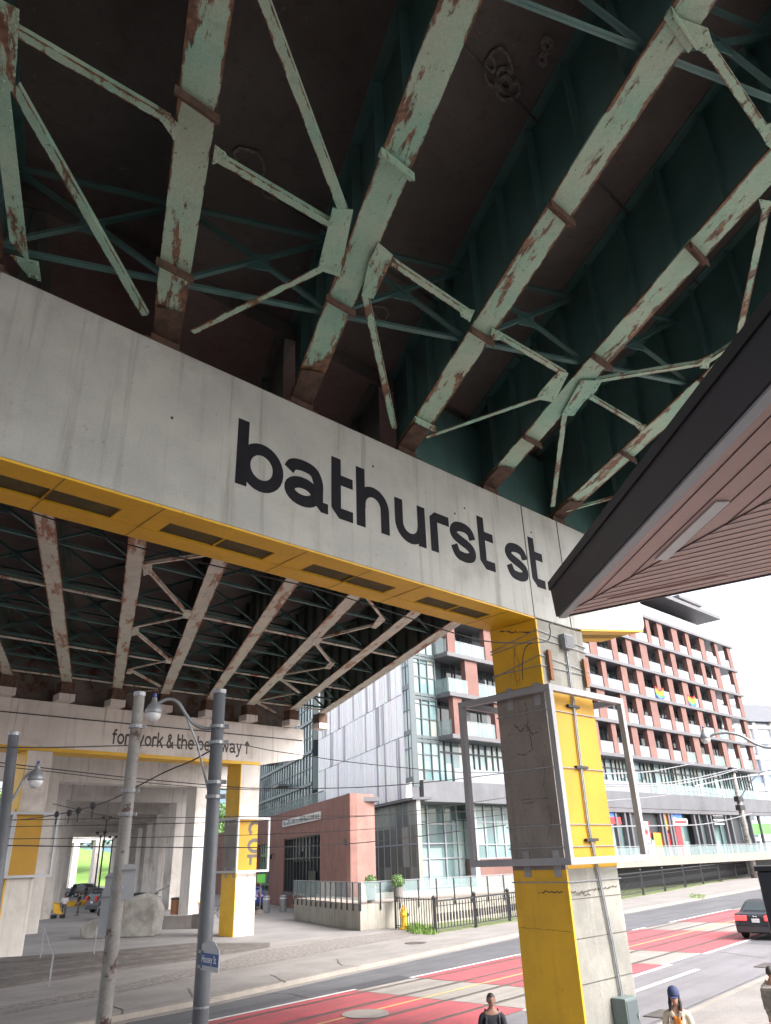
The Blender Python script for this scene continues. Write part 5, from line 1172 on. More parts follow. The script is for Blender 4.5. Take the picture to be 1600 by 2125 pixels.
# ================================================================== POLES, LAMPS, WIRES
def lampglobe(t, q, r_=.13):
    MB().lathe([(r_*1.0, 0), (r_*1.08, .01), (r_*1.0, r_*.5), (r_*.8, r_*.95), (r_*.45, r_*1.35), (r_*.32, r_*1.7), (r_*.3, r_*2.0), (0, r_*2.1)], q, 14).build('lamp_hood', M['galv'], t, smooth=True)
    MB().lathe([(0, -r_*1.0), (r_*.5, -r_*.9), (r_*.85, -r_*.5), (r_*1.0, 0)], q, 14).build('lamp_glass', M['lampglass'], t, smooth=True)
    MB().lathe([(0, 0), (r_*.24, 0), (r_*.2, r_*.4), (0, r_*.45)], q+Z*r_*2.1, 8).build('photocell', plain('blue_photocell', (.05,.08,.3), .4), t)
def pole(xb, yb, xt, yt, D, r0, r1, m, lab, grp='poles along the near sidewalk'):
    tp = atd(xt, yt, D); bt = atd(xb, yb, D); base = Vector((bt.x, bt.y, .15))
    base = tp + (bt-tp)*((.15-tp.z)/(bt.z-tp.z)); t = thing('street_pole', lab, 'pole', tuple(base), grp)
    MB().tube([base, base.lerp(tp, .5), tp], [r0, (r0+r1)/2, r1], 16).build('shaft', m, t, smooth=True)
    MB().lathe([(r1*.4, 0), (r1*1.12, 0), (r1*1.12, .05), (0, .07)], tp-Z*.03, 16).build('cap', M['galv'], t)
    return t, base, tp
m_rusty = mat('rust_stained_pale_pole', (.30,.285,.275), (.21,.20,.19), 3, .7, rust=(.115,.065,.055), rust_scale=2.8, rust_lo=.535, rust_hi=.60, bump=.3, streak=((.2,.15,.12), .6))
m_pole = mat('grey_steel_pole_paint', (.13,.14,.16), (.10,.105,.12), 2, .5, streak=((.22,.23,.25), .5), fine=.06)
t1, b1, tp1 = pole(214, 2125, 290, 1440, 9.3, .085, .062, m_rusty, 'rust stained pale steel pole, left of the two tall poles')
t2, b2, tp2 = pole(415, 2125, 456, 1435, 9.9, .097, .078, m_pole, 'clean grey steel pole carrying the lamp arm and street name sign')
t3, b3, tp3 = pole(-40, 2125, 29, 1522, 12.0, .085, .07, m_pole, 'grey steel pole cut by the left edge of the picture')
for k, f in enumerate((.93, .80, .755, .62, .38, .30)):
    p = b1.lerp(tp1, f); MB().lathe([(.055,-.02),(.083,-.02),(.083,.02),(.055,.02)], p, 12).box(p, Vector((1,0,0)), Vector((0,1,0)), Z, (.075, .115), (-.015, .015), (-.02, .02)).build('clamp_band', M['frame'], t1)
for f in (.92, .885, .80, .77): p = b2.lerp(tp2, f); MB().lathe([(.07,-.02),(.098,-.02),(.098,.02),(.07,.02)], p, 14).box(p, Vector((1,0,0)), Vector((0,1,0)), Z, (.085, .15), (-.02, .02), (-.025, .025)).build('clamp_band', M['galv'], t2)
MB().lathe([(.08,0),(.092,0),(.092,.02),(.08,.02)], b2.lerp(tp2, .38), 14).build('clamp_band', M['galv'], t2)
def arm(D, pts, r_, lampxy, lab, par, grp='globe street lamps', rr=.13):
    P = [atd(x, y, D) for x, y in smooth(pts, 5)]
    t = thing('street_lamp', lab, 'street lamp', tuple(P[0]), grp)
    MB().tube(P, r_, 8).build('arm', M['galv'], t, smooth=True)
    q = atd(*lampxy, D); lampglobe(t, q, rr); return t
t = arm(9.9, [(450,1510),(425,1512),(400,1500),(383,1478),(370,1458),(352,1451),(335,1456),(318,1466)], .022, (318,1481), 'glass globe lamp on a curved arm between the two tall poles', None, rr=.10)
MB().tube([atd(383,1478,9.9), atd(410,1545,9.9), atd(432,1640,9.9)], .016, 6).build('brace', M['galv'], t)
arm(12.0, [(5,1680),(25,1660),(40,1635),(50,1615),(62,1604),(75,1602)], .02, (74,1620), 'glass globe lamp on a curved arm at the left edge over the yellow panel', None, rr=.105)
t = arm(12.0, [(-30,1760),(0,1700),(25,1665)], .018, (-60,1790), 'lower curved lamp brace at the left edge', None, rr=.05)
arm(26, [(1640,1545),(1600,1552),(1570,1545),(1540,1528),(1510,1521),(1485,1523),(1470,1530)], .04, (1464,1533), 'white globe lamp on a long curved arm in front of the brick apartment facade', None, rr=.15)
# far wooden pole
fpb = onz(1567, 1822, .15); D_ = math.hypot(fpb.x, fpb.y)
t4 = thing('utility_pole', 'tall grey utility pole by the iron fence at the right', 'pole', tuple(fpb)); tp4 = atd(1519, 1592, D_)
MB().tube([fpb, tp4], .42, 12, .24).build('shaft', m_rusty, t4, smooth=True)
for f in (.97, .70, .62): p = fpb.lerp(tp4, f); MB().box(p, dr, nn, Z, (-.7, .7), (-.3, .3), (-.3, .3)).build('bracket', M['darkmetal'], t4)
P = [atd(x, y, D_) for x, y in smooth([(1527,1680),(1540,1650),(1560,1620),(1580,1603),(1600,1598)], 4)]; MB().tube(P, .09, 6).build('lamp_arm', M['galv'], t4)
# blank backs of signs on pole 1
def signback(c, wd, h, ang, lab):
    t = thing('sign_board', lab, 'sign', tuple(c), 'blank sign backs on the rusty pole'); ex = azv(ang); ny = Vector((ex.y, -ex.x, 0))
    MB().prism([(-wd/2+.03, -h/2), (wd/2-.03, -h/2), (wd/2, -h/2+.03), (wd/2, h/2-.03), (wd/2-.03, h/2), (-wd/2+.03, h/2), (-wd/2, h/2-.03), (-wd/2, -h/2+.03)], c, ex, Z, ny, .012).build('panel', M['framelight'], t)
    MB().box(c, ex, ny, Z, (-wd*.5, wd*.5), (.013, .03), (h*.3, h*.3+.02)).build('bracket', M['frame'], t)
signback(atd(234, 1840, 9.35), .17, .27, 95, 'blank grey sign back high on the left side of the rusty pole'); signback(atd(226, 1893, 9.35), .19, .44, 95, 'blank white sign back below the first on the left side of the rusty pole'); signback(atd(263, 1830, 9.25), .17, .34, 80, 'blank grey sign back on the right side of the rusty pole')
# street name sign on pole 2
q = atd(416, 1998, 9.85); ssn = thing('street_name_sign', 'blue and white street name sign with arched top on the grey pole', 'street sign', tuple(q))
SGS = .8; eS = azv(140); nS = Vector((eS.y, -eS.x, 0)); wS = .52
def SG(x, y): return q+eS*x*SGS+Z*y*SGS
MB().prism([(0, -.20), (wS, -.20), (wS, .06), (wS*.72, .15), (wS*.4, .17), (0, .11)], SG(.04, .12), eS*SGS, Z*SGS, nS, .012).build('panel', M['framelight'], ssn)
MB().prism([(0, 0), (wS, 0), (wS, .15), (0, .15)], SG(.038, -.02), eS*SGS, Z*SGS, nS, .017).build('name_plate', M['blue'], ssn)
font_mesh('lettering', 'Housey St', M['whitem'], SG(.08, .02)+nS*.018, eS, Z, .10, ssn, width=.34, bold=.01)
MB().box(SG(-.02, -.06), eS, nS, Z, (0, .08), (-.02, .03), (0, .03)).build('bracket', M['galv'], ssn); MB().box(SG(-.02, .12), eS, nS, Z, (0, .08), (-.02, .03), (0, .03)).build('bracket', M['galv'], ssn)

def wire(pts, Ds, r_, lab, grp='overhead wires', m='wire'):
    n = len(pts); xs = smooth(pts, 5); P = []
    for i, (x, y) in enumerate(xs): P.append(atd(x, y, Ds[0]+(Ds[1]-Ds[0])*i/(len(xs)-1)))
    return tag(MB().tube(P, r_, 5).build('overhead_wire', M[m]), lab, 'wire', grp)
wire([(-60,1025),(0,1043),(110,1078),(270,1131),(450,1175),(645,1219),(800,1266),(940,1313),(1020,1332),(1112,1333),(1137,1329),(1142,1310),(1140,1296),(1152,1292)], (12, 17.35), .014, 'thick black cable slung under the yellow soffit to the near column')
wire([(1085,1410),(1084,1380),(1088,1350),(1098,1337),(1112,1333)], (18.0, 17.6), .013, 'short black cable dropping down the yellow side of the near column')
wire([(-20,1551),(120,1551),(270,1547),(400,1546),(450,1545),(500,1545),(560,1557),(634,1568),(715,1580),(837,1593),(962,1603),(1040,1603)], (11, 24), .010, 'thin wire crossing the fort york lettering')
wire([(-20,1580),(120,1597),(262,1613),(434,1629),(540,1636),(742,1634),(911,1621),(1040,1605),(1100,1598)], (20, 26), .013, 'upper one of the paired wires below the far beam')
wire([(-20,1588),(120,1603),(262,1620),(434,1635),(560,1640)], (20, 26), .011, 'lower one of the paired wires below the far beam')
for k, (pts, lb) in enumerate((([(-20,1702),(280,1698),(560,1694),(800,1692),(1040,1680)], 'highest of the level wires crossing the colonnade'), ([(-20,1716),(280,1711),(560,1703),(800,1690),(1050,1655)], 'second of the level wires crossing the colonnade'),
      ([(-20,1741),(280,1738),(560,1731),(800,1718),(1050,1690)], 'third of the level wires crossing the colonnade'), ([(-20,1754),(280,1758),(560,1758),(760,1748),(1050,1712)], 'fourth and darkest of the level wires crossing the colonnade'),
      ([(110,1668),(280,1705),(380,1708)], 'short slack wire below the insulators'))):
    wire(pts, (22, 28), .010 if k != 3 else .015, lb)
wire([(450,1550),(400,1578),(345,1601),(285,1632),(235,1658),(195,1672),(150,1684),(118,1690),(80,1697),(30,1702)], (10, 24), .012, 'slanting span wire with insulators left of the grey pole')
for k, (x, y) in enumerate(((193,1672),(163,1682),(144,1687),(118,1690))):
    D = 10+14*(.62+.1*k); p = atd(x, y, D); tag(MB().lathe([(0,-.08),(.05,-.06),(.07,0),(.05,.06),(0,.08)], p, 8).tube([p, p-Z*.25], .018, 5).build('insulator', M['darkmetal']), ['first', 'second', 'third', 'leftmost'][k]+' black insulator on the slanting span wire, counted from the rusty pole', 'insulator', 'insulators on the span wire')
for pts, lb in (([(1240,1606),(1340,1602),(1400,1592),(1440,1584)], 'thin wire just below the lowest brick storey'), ([(1240,1627),(1360,1626),(1430,1617),(1490,1604),(1525,1596)], 'upper of two pale wires running to the utility pole'), ([(1240,1631),(1365,1631),(1435,1622),(1500,1606),(1535,1594)], 'lower of two pale wires running to the utility pole'),
      ([(1250,1662),(1310,1658),(1377,1651),(1430,1641),(1500,1650)], 'wire with a small insulator across the grey cladding band'), ([(1232,1716),(1330,1714),(1440,1712),(1500,1703),(1560,1688)], 'wire crossing the shop fronts'), ([(1440,1632),(1520,1615),(1600,1606)], 'wire right of the utility pole over the glass balconies')):
    wire(pts, (30, 70), .032, lb, m='galv')

# ================================================================== DARK SIGN PYLON (right edge)
tl = atd(1571, 1808, 6.2); trr = azv(113); py_ = thing('dark_pylon', 'dark navy blank pylon sign cut by the right edge of the picture', 'sign', (tl.x, tl.y, .15)); nP = Vector((trr.y, -trr.x, 0))
pb = Vector((tl.x, tl.y, .15)); MB().box(pb, trr, nP, Z, (0, 1.3), (-.25, 0), (0, tl.z-.15)).build('body', M['navy'], py_, bevel=.01); MB().box(pb, trr, nP, Z, (-.015, 1.315), (-.265, .015), (tl.z-.15, tl.z-.12)).build('cap', M['darkmetal'], py_)

# ================================================================== PEOPLE
def skin_mesh(name, verts, edges, radii, m, parent, sub=2, root=0):
    me = bpy.data.meshes.new(name); me.from_pydata([Vector(v) for v in verts], edges, []); ob = bpy.data.objects.new(name, me); COL.objects.link(ob)
    md = ob.modifiers.new('skin', 'SKIN'); md.use_smooth_shade = True
    for i, r_ in enumerate(radii):
        sv = me.skin_vertices[0].data[i]; sv.radius = (r_, r_) if not isinstance(r_, tuple) else r_; sv.use_root = (i == root)
    sb = ob.modifiers.new('sub', 'SUBSURF'); sb.levels = sub; sb.render_levels = sub
    bpy.context.view_layer.update(); dg = bpy.context.evaluated_depsgraph_get()
    me2 = bpy.data.meshes.new_from_object(ob.evaluated_get(dg)); me2.name = name; bpy.data.objects.remove(ob)
    me2.materials.clear(); me2.materials.append(m)
    for p in me2.polygons: p.use_smooth = True
    o = bpy.data.objects.new(name, me2); COL.objects.link(o)
    if parent: o.parent = parent; ORG[o.name] = ORG.get(parent.name, Vector())
    return o
def person(loc, heading, label, H=1.75, skin='skin', top='carblack', legs='cardark', hair='hair', long_hair=False, cap=None, jacket=None, pack=None, detail=True, arms=((-.28,.10),(.28,.05)), stride=.12, group=None):
    """built facing +Y at the origin, then turned; every mesh local to the Empty"""
    t = thing('person', label, 'person', (0,0,0), group); k = H/1.75
    V = lambda x, y, z: (x*k, y*k, z*k)
    (ax0, ay0), (ax1, ay1) = arms
    vs = [V(0,0,.95), V(0,.0,1.12), V(0,.01,1.30), V(0,.0,1.44), V(0,.01,1.52), V(0,.03,1.58),
          V(-.10,0,.90), V(-.11,stride*.5,.50), V(-.12,stride,.09), V(-.12,stride+.17,.03),
          V(.10,0,.90), V(.11,-stride*.4,.50), V(.12,-stride,.09), V(.12,-stride+.17,.03),
          V(-.185,0,1.41), V(-.24,-.02+ay0*.3,1.15), V(ax0,ay0+.05,.90), V(ax0,ay0+.08,.83),
          V(.185,0,1.41), V(.24,-.02+ay1*.3,1.15), V(ax1,ay1+.05,.90), V(ax1,ay1+.08,.83)]
    ed = [(0,1),(1,2),(2,3),(3,4),(4,5),(0,6),(6,7),(7,8),(8,9),(0,10),(10,11),(11,12),(12,13),(3,14),(14,15),(15,16),(16,17),(3,18),(18,19),(19,20),(20,21)]
    ra = [(.15,.11),(.13,.10),(.15,.105),(.11,.085),(.055,.055),(.055,.06),.085,.055,.038,.032,.085,.055,.038,.032,.055,.042,.026,.022,.055,.042,.026,.022]
    ra = [tuple(q*k for q in r_) if isinstance(r_, tuple) else r_*k for r_ in ra]
    body_ = skin_mesh('body', vs, ed, ra, M[skin], t)
    # head with jaw, nose, ears, joined to the body mesh
    bm = bmesh.new(); bm.from_mesh(body_.data)
    hc = Vector(V(0,.035,1.655)); r0 = bmesh.ops.create_uvsphere(bm, u_segments=20, v_segments=14, radius=1)
    for v in r0['verts']:
        c = v.co; z = c.z; wj = 1-.25*max(0, -z)**1.5; fwd = 1.0
        x, y = c.x*.074*wj, c.y*.092
        if c.y > .35 and -.25 < z < .25 and abs(c.x) < .22: y += .018*(1-abs(c.x)/.22)*(1-abs(z+.05)/.3)
        if c.y > .5 and .12 < z < .32 and .2 < abs(c.x) < .6: y -= .010
        if c.y > 0 and z < -.6: y += .010
        v.co = hc + Vector((x, y, z*.114))*k
    for sx in (-1, 1):
        r1 = bmesh.ops.create_uvsphere(bm, u_segments=8, v_segments=6, radius=1)
        for v in r1['verts']: v.co = hc + Vector((sx*(.078+v.co.x*.012), v.co.y*.022-.005, v.co.z*.033-.005))*k
    # hands: palm, four fingers and a thumb each
    for sx, (ax, ay) in ((-1, arms[0]), (1, arms[1])):
        hb_ = Vector(V(ax, ay+.09, .80))
        def bx(c, sx_, sy_, sz_):
            rr_ = bmesh.ops.create_cube(bm, size=1)
            for v in rr_['verts']: v.co = c + Vector((v.co.x*sx_, v.co.y*sy_, v.co.z*sz_))*k
        bx(hb_-Z*.01*k, .028, .08, .09)
        for f in range(4): bx(hb_+Vector((-sx*.006*f*.3, -.03+.02*f, -.085-.008*(f in (1, 2))))*k, .018, .017, .075)
        bx(hb_+Vector((-sx*.01, .052, -.035))*k, .018, .02, .06)
    bm.to_mesh(body_.data); bm.free()
    for p in body_.data.polygons: p.use_smooth = True
    # face
    fm = MB()
    for sx in (-.03, .03): fm.blob(hc+Vector((sx, .088, .012))*k, .012*k, .006*k, .007*k, 8, 5)
    fm.build('eyes', M['hair'], t)
    MB().blob(hc+Vector((0, .094, -.058))*k, .024*k, .007*k, .007*k, 8, 5).build('mouth', M['taila'] if long_hair else M['skin2'], t)
    # hair
    hm = MB(); o = len(hm.v); seg, rg = 18, 8
    for i in range(rg+1):
        th = math.pi*.62*i/rg
        for j in range(seg):
            ph = 2*math.pi*j/seg; yy = math.sin(ph); sm_ = min(1, max(0, (yy+.35)/1.0)); lim = 1-.42*sm_*sm_*(3-2*sm_)
            th2 = th*lim; hm.v.append(hc + Vector((.084*math.sin(th2)*math.cos(ph), .104*math.sin(th2)*math.sin(ph)-.006, .004+.113*math.cos(th2)))*k)
    for i in range(rg):
        for j in range(seg): hm.f.append((i*seg+j, i*seg+(j+1) % seg, (i+1)*seg+(j+1) % seg, (i+1)*seg+j))
    hm.build('hair', M[hair], t, smooth=True)
    if long_hair:
        for sx in (-1, 1): lh = MB(); lh.tube([hc+Vector((sx*.072,.0,.03))*k, hc+Vector((sx*.088,.01,-.08))*k, hc+Vector((sx*.082,.06,-.2))*k, hc+Vector((sx*.075,.09,-.33))*k], [.03*k,.033*k,.03*k,.01*k], 8); lh.build('hair_strand', M[hair], t, smooth=True)
    if cap:
        cm = MB(); cm.lathe([(.100,0),(.102,.02),(.096,.07),(.07,.115),(.03,.135),(0,.138)], hc+Vector((0,.004,.035))*k, 18)
        for v in cm.v: v.x *= .9
        cc = cm.build('cap', M[cap], t, smooth=True)
        bm_ = MB(); n = 8; vs_ = []
        for i in range(n+1):
            an = math.pi*(.12+.76*i/n); vs_.append(hc+Vector((.088*math.cos(an), .045+.055*math.sin(an), .04))*k)
        for i in range(n+1):
            an = math.pi*(.12+.76*i/n); vs_.append(hc+Vector((.080*math.cos(an), .08+.10*math.sin(an), .018))*k)
        bm_.add(vs_+[v-Z*.008 for v in vs_], [(i, i+1, n+2+i, n+1+i) for i in range(n)]+[(2*n+2+i, 2*n+3+i, 3*n+4+i, 3*n+3+i) for i in range(n)]); bm_.build('cap_brim', M[cap], cc)
        MB().blob(hc+Vector((0, .104, .095))*k, .008*k, .004*k, .013*k, 6, 5).build('cap_emblem', M['whitem'], cc)
    # shirt: a slightly larger skin round torso and upper arms
    tv = [V(0,0,.93), V(0,0,1.12), V(0,.01,1.30), V(0,.0,1.425), V(-.19,0,1.40), V(-.245,-.02+ay0*.3,1.13), V(.19,0,1.40), V(.245,-.02+ay1*.3,1.13)]
    te = [(0,1),(1,2),(2,3),(3,4),(4,5),(3,6),(6,7)]; tr2 = [(.175,.125),(.155,.12),(.17,.12),(.10,.085),.068,.062,.068,.062]
    if jacket:
        tv += [V(ax0,ay0+.04,.93), V(ax1,ay1+.04,.93)]; te += [(5,8),(7,9)]; tr2 += [.05,.05]
    skin_mesh('shirt', tv, te, [tuple(q*k for q in r_) if isinstance(r_, tuple) else r_*k for r_ in tr2], M[jacket or top], t)
    if jacket:      # open front shows the shirt beneath
        MB().prism([(-.065, .95), (.065, .95), (.075, 1.2), (.055, 1.40), (0, 1.37), (-.055, 1.40), (-.075, 1.2)], Vector((0, .05*k, 0)), Vector((k,0,0)), Vector((0,0,k)), Vector((0,1,0)), .098*k).build('top', M[top], t, bevel=.02)
        for sx in (-1, 1): MB().prism([(sx*.05, 1.30), (sx*.12, 1.44), (sx*.065, 1.475), (sx*.035, 1.40)], Vector((0, .04*k, 0)), Vector((k,0,0)), Vector((0,0,k)), Vector((0,1,0)), .09*k).build('collar', M[jacket], t, bevel=.01)
    skin_mesh('trousers', [V(0,0,.96), V(-.10,0,.88), V(-.11,stride*.5,.50), V(-.12,stride,.13), V(.10,0,.88), V(.11,-stride*.4,.50), V(.12,-stride,.13)], [(0,1),(1,2),(2,3),(0,4),(4,5),(5,6)],
              [tuple((.165*k,.125*k)),.10*k,.072*k,.058*k,.10*k,.072*k,.058*k], M[legs], t)
    sh = MB()
    for x, y in ((-.12, stride+.06), (.12, -stride+.06)): sh.blob(Vector(V(x, y, .04)), .05*k, .14*k, .045*k, 10, 6)
    sh.build('shoes', M['tyre'], t, smooth=True)
    if pack:
        pk = MB().box(Vector((0,0,0)), Vector((1,0,0)), Vector((0,1,0)), Z, (-.16*k, .16*k), (-.32*k, -.13*k), (1.0*k, 1.42*k)).build('backpack', M[pack], t, bevel=.05)
        for sx in (-.12, .12): MB().tube([Vector(V(sx,-.14,1.36)), Vector(V(sx,0,1.50)), Vector(V(sx,.11,1.38)), Vector(V(sx*1.1,.10,1.15))], .016, 6).build('strap', M[pack], pk)
    t.location = Vector(loc); t.rotation_euler = (0, 0, heading); return t
def face(p): return math.atan2(-(EYE.x-p.x), (EYE.y-p.y)) if False else math.atan2(-( -p.x), -p.y)   # turn +Y towards the viewer
M['navytee'] = mat('black_tee_with_print', (.022,.022,.03), (.03,.03,.04), 3, .9); M['cream_j'] = mat('cream_open_shirt', (.62,.52,.40), (.55,.47,.37), 3, .9); M['khaki'] = mat('khaki_grey_cloth', (.24,.22,.19), (.14,.13,.12), 12, .9); M['navycap'] = plain('navy_cap', (.035,.05,.12), .8); M['whitetee'] = plain('white_tee', (.62,.62,.64), .9)
def headpos(x, y, Hh, zg=.15): p = onz(x, y, zg+Hh); return Vector((p.x, p.y, zg))
pA = headpos(1017, 2059, 1.52)
PA = person(pA, face(pA)+.12, 'young man in a black printed tee with a backpack walking left of the near column', 1.50, 'skin2', 'navytee', 'cardark', pack='cardark')
hh = Vector((0, .104, 1.05)); pr_ = MB()
pr_.prism([(-.05,-.03),(-.02,.03),(-.01,-.02),(.0,-.03)], hh, Vector((1,0,0)), Z, Vector((0,1,0)), .012)
o_ = pr_.build('shirt_print', M['framelight'], PA); o_.parent = PA; MB().blob(hh+Vector((.05,0,-.03)), .045, .012, .05, 10, 6).build('red_print', M['taila'], PA)
pB = headpos(1396, 2051, 1.54)
PB = person(pB, face(pB)-.1, 'woman in a navy cap, cream open shirt and orange top walking towards the viewer', 1.50, 'skin', 'orange', 'khaki', long_hair=True, cap='navycap', jacket='cream_j')
pC = headpos(1594, 2004, 1.55)
PC = person(pC, face(pC)+math.pi-.4, 'man in a white tee with a khaki backpack seen from behind at the right edge', 1.53, 'skin2', 'whitetee', 'khaki', pack='khaki')
for k, (x, y, hd_, tp_, lb) in enumerate(((130,1905,.5,'whitetee','person in a white top with a pushchair far off in the colonnade'),(160,1900,2.4,'navytee','person in black standing with a hand raised far off in the colonnade'),(176,1868,1,'cardark','person in dark clothes farthest back in the colonnade'))):
    p = at_ground(x, y); person(p, hd_, lb, 1.78 if k < 2 else 1.7, 'skin2', tp_, 'cardark')
p = at_ground(120, 1906); t = thing('pushchair', 'yellow pushchair beside the person in white in the colonnade', 'pushchair', tuple(p))
MB().hexa([p+Vector(v) for v in ((-.35,-.2,.4),(.25,-.2,.3),(.25,.2,.3),(-.35,.2,.4),(-.5,-.2,1.2),(-.1,-.2,1.0),(-.1,.2,1.0),(-.5,.2,1.2))]).build('hood', M['hydrant'], t)
for x in (-.35, .35):
    for y in (-.22, .22): MB().lathe([(0,-.03),(.15,-.03),(.15,.03),(0,.03)], p+Vector((x, y, .15)), 12, Vector((0,1,0))).build('wheel', M['tyre'], t)
MB().tube([p+Vector((-.35,0,.15)), p+Vector((.2,0,.6)), p+Vector((.7,0,1.05))], .025, 5).build('frame', M['galv'], t)

# ================================================================== CARS
def car(loc, ang, label, paint, kind='sedan', lights=False, hatch=False, group=None, L_=4.6, Wd=1.82, plate='whitem'):
    """rear of the car looks along -x of its own frame"""
    t = thing('parked_car' if not lights else 'car', label, 'car', (0,0,0), group); X, Y = Vector((1,0,0)), Vector((0,1,0)); h = Wd/2
    if kind == 'sedan': prof = [(0,.30),(-.04,.55),(.02,.88),(.12,.98),(.75,1.03),(1.35,1.38),(1.75,1.45),(2.55,1.44),(3.35,1.02),(4.3,.86),(4.55,.70),(4.6,.40),(4.5,.24),(.1,.24)]; belt = 1.0
    else: prof = [(0,.34),(-.04,.6),(0,1.0),(.10,1.15),(.22,1.55),(.45,1.68),(1.6,1.74),(2.6,1.66),(3.3,1.16),(4.25,1.02),(4.5,.80),(4.55,.42),(4.45,.26),(.1,.26)]; belt = 1.08
    b_ = MB(); rows = [(-h, .80), (-h*.97, .92), (-h*.86, 1), (h*.86, 1), (h*.97, .92), (h, .80)]; n = len(prof); vs = []
    for (y, f) in rows:
        for (x, z) in prof:
            tum = 1.0 if z <= belt else 1-.20*(z-belt)/.5
            xx = 2.3+(x-2.3)*(1 if abs(y) < h*.9 else .985 if abs(y) < h else .965); vs.append(Vector((xx, y*tum, z if abs(y) < h else .3+(z-.3)*.97)))
    fs_ = [tuple(range(n)), tuple(range(5*n, 6*n))]
    for j in range(5): fs_ += [(j*n+i, j*n+(i+1) % n, (j+1)*n+(i+1) % n, (j+1)*n+i) for i in range(n)]
    b_.add(vs, fs_); b_.build('body', M[paint], t, smooth=False, bevel=.02)
    if kind == 'sedan': rw = [(.80,1.06),(1.33,1.37)]; fw_ = [(2.62,1.41),(3.28,1.06)]; sw_ = [(.98,1.06),(1.42,1.34),(1.8,1.40),(2.5,1.39),(3.15,1.06)]
    else: rw = [(.13,1.17),(.24,1.52)]; fw_ = [(2.68,1.63),(3.25,1.20)]; sw_ = [(.35,1.2),(.5,1.55),(1.6,1.65),(2.55,1.58),(3.1,1.2)]
    for nm, w2 in (('rear_window', rw), ('windscreen', fw_)):
        (x0, z0), (x1, z1) = w2; m_ = MB(); dn = Vector((z0-z1, 0, x1-x0)).normalized()*.012
        if nm == 'windscreen': dn = Vector((z0-z1, 0, x1-x0)).normalized()*.012
        if dn.z < 0: dn = -dn
        y0, y1 = h*.80, h*.70
        if nm == 'windscreen': y0, y1 = h*.70, h*.80
        p = [Vector((x0,-y0,z0)), Vector((x0,y0,z0)), Vector((x1,y1,z1)), Vector((x1,-y1,z1))]; m_.hexa([q-dn*.8 for q in p]+[q+dn for q in p]); m_.build(nm, M['carglass'], t)
    for sy in (-1, 1):
        m_ = MB(); n2 = len(sw_); q = [Vector((x, sy*(h*(1-.20*(max(z, belt)-belt)/.5)+.006), z)) for x, z in sw_]; q2 = [v-Y*sy*.05 for v in q]
        m_.add(q+q2, [tuple(range(n2)), tuple(range(n2, 2*n2))]+[(i, (i+1) % n2, n2+(i+1) % n2, n2+i) for i in range(n2)]); m_.build('side_window', M['carglass'], t)
        for x in (.85, 3.65):
            wm = MB().lathe([(0,-.1),(.30,-.11),(.33,-.08),(.33,.08),(.30,.11),(0,.1)], Vector((x, sy*(h-.09), .33)), 20, Y).build('wheel', M['tyre'], t)
            MB().lathe([(0,0),(.20,0),(.21,.02),(0,.03)], Vector((x, sy*(h+.022), .33)) if sy > 0 else Vector((x, sy*(h+.022), .33)), 14, Y*sy).build('rim', M['galv'], wm)
        zl = .82 if kind == 'sedan' else 1.0
        MB().box(Vector((-.03, sy*(h-.30), zl)), X, Y, Z, (-.035, .2), (-.24, .24) if kind == 'sedan' else (.06, .26), (-.09, .10) if kind == 'sedan' else (-.14, .34)).build('tail_lamp', M['tail' if lights else 'taila'], t, bevel=.03)
        MB().box(Vector((4.50, sy*(h-.30), .70)), X, Y, Z, (-.1, .06), (-.2, .2), (-.07, .07)).build('headlight', M['frost'], t, bevel=.03)
        MB().box(Vector((2.95, sy*(h+.06), 1.02)), X, Y, Z, (-.07, .07), (-.09, .09), (0, .13)).build('wing_mirror', M[paint], t, bevel=.03)
    zp = .80 if kind == 'sedan' else .92
    MB().box(Vector((-.055, 0, zp-.07)), X, Y, Z, (-.012, .03), (-.16, .16), (-.07, .08)).build('number_plate', M[plate], t, bevel=.01)
    MB().box(Vector((-.03, 0, .38)), X, Y, Z, (-.03, .12), (-h*.92, h*.92), (-.10, .14)).build('rear_bumper', M['cardark' if paint != 'carblue' else 'tyre'], t, bevel=.04)
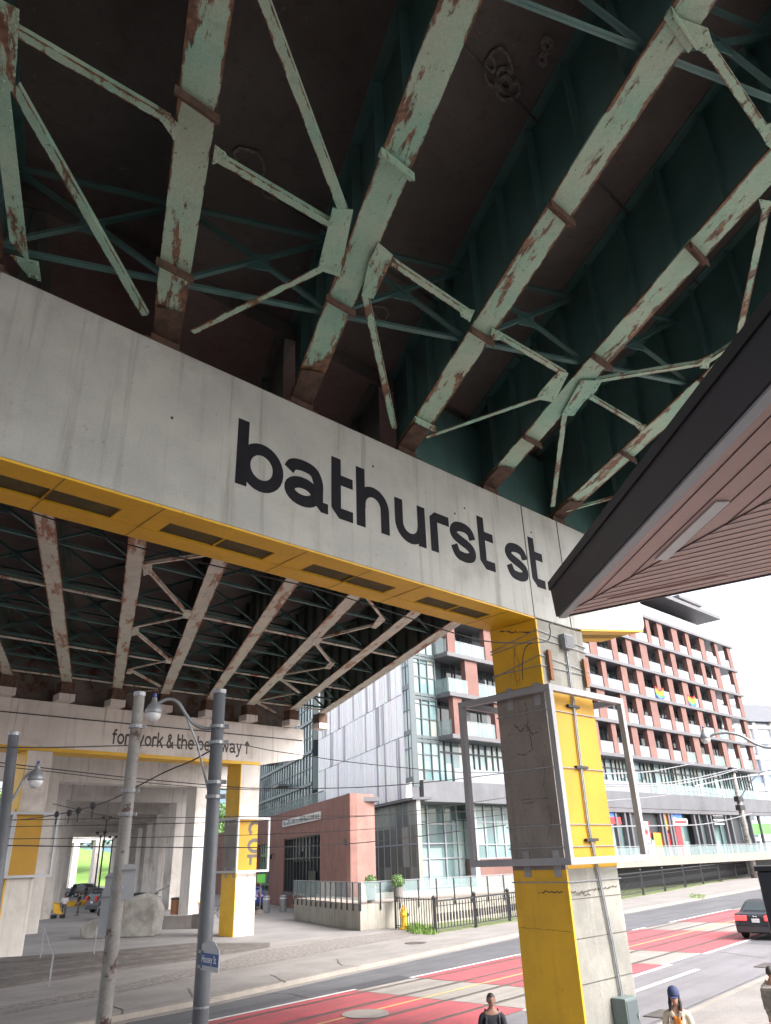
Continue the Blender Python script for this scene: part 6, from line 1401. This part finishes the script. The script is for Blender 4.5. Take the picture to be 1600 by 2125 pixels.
    em = MB(); em.tube([Vector((-.05,-.07,zp+.13)), Vector((-.05,-.06,zp+.06))], .01, 5).tube([Vector((-.05,.07,zp+.13)), Vector((-.05,.06,zp+.06))], .01, 5).tube([Vector((-.05,-.06,zp+.10)), Vector((-.05,.06,zp+.10))], .01, 5)
    if kind == 'sedan': em.build('emblem', M['whitem'], t)
    if kind != 'sedan': MB().box(Vector((.18,0,1.62)), X, Y, Z, (-.1,.25), (-.5,.5), (0,.05)).build('spoiler', M[paint], t, bevel=.02)
    if hatch: MB().hexa([Vector(v) for v in ((.3,-.75,1.7),(.3,.75,1.7),(.35,.75,1.66),(.35,-.75,1.66),(-.75,-.7,2.15),(-.75,.7,2.15),(-.7,.7,2.1),(-.7,-.7,2.1))]).build('open_tailgate', M['carglass'], t)
    t.location = Vector(loc); t.rotation_euler = (0, 0, ang); return t
pc = onz(1529, 1948, .0); ang = R(90-40.3)
# rear left corner of the sedan stands at this point
lc_ = onz(1530, 1950, 0.0); base = Vector((lc_.x, lc_.y, .012)) + Vector((math.sin(ang), -math.cos(ang), 0))*.95
car(base, ang, 'glossy black sedan with lit tail lamps driving away in the red lane', 'carblack', lights=True)
p = at_ground(527, 1889); car(p+Vector((0,0,0)), R(90+22), 'small blue hatchback parked in the brick recess behind the far yellow column', 'carblue', 'suv')
p = at_ground(515, 1880); p2_ = at_ground(300, 1890)
car(p+Vector((-.8, 2.5, 0)), R(90+22), 'dark car with red tail lamps half hidden behind the far yellow column', 'cardark', 'suv')
car(Vector((-19.2, 66, .155)), R(200), 'black estate car with its tailgate raised beyond the concrete sculpture', 'carblack', 'suv', hatch=True)
car(Vector((-21.8, 70.5, .155)), R(100), 'dark sedan parked beside the car with the raised tailgate', 'cardark')
car(Vector((-27.5, 74, .155)), R(60), 'dark estate car under the bents behind the sign boards', 'cardark', 'suv')
car(Vector((-52, 120, .155)), R(10), 'white van like car far beyond the last bents', 'frost', 'suv')
car(Vector((-47, 118, .155)), R(8), 'dark car far beyond the last bents', 'cardark', 'suv')
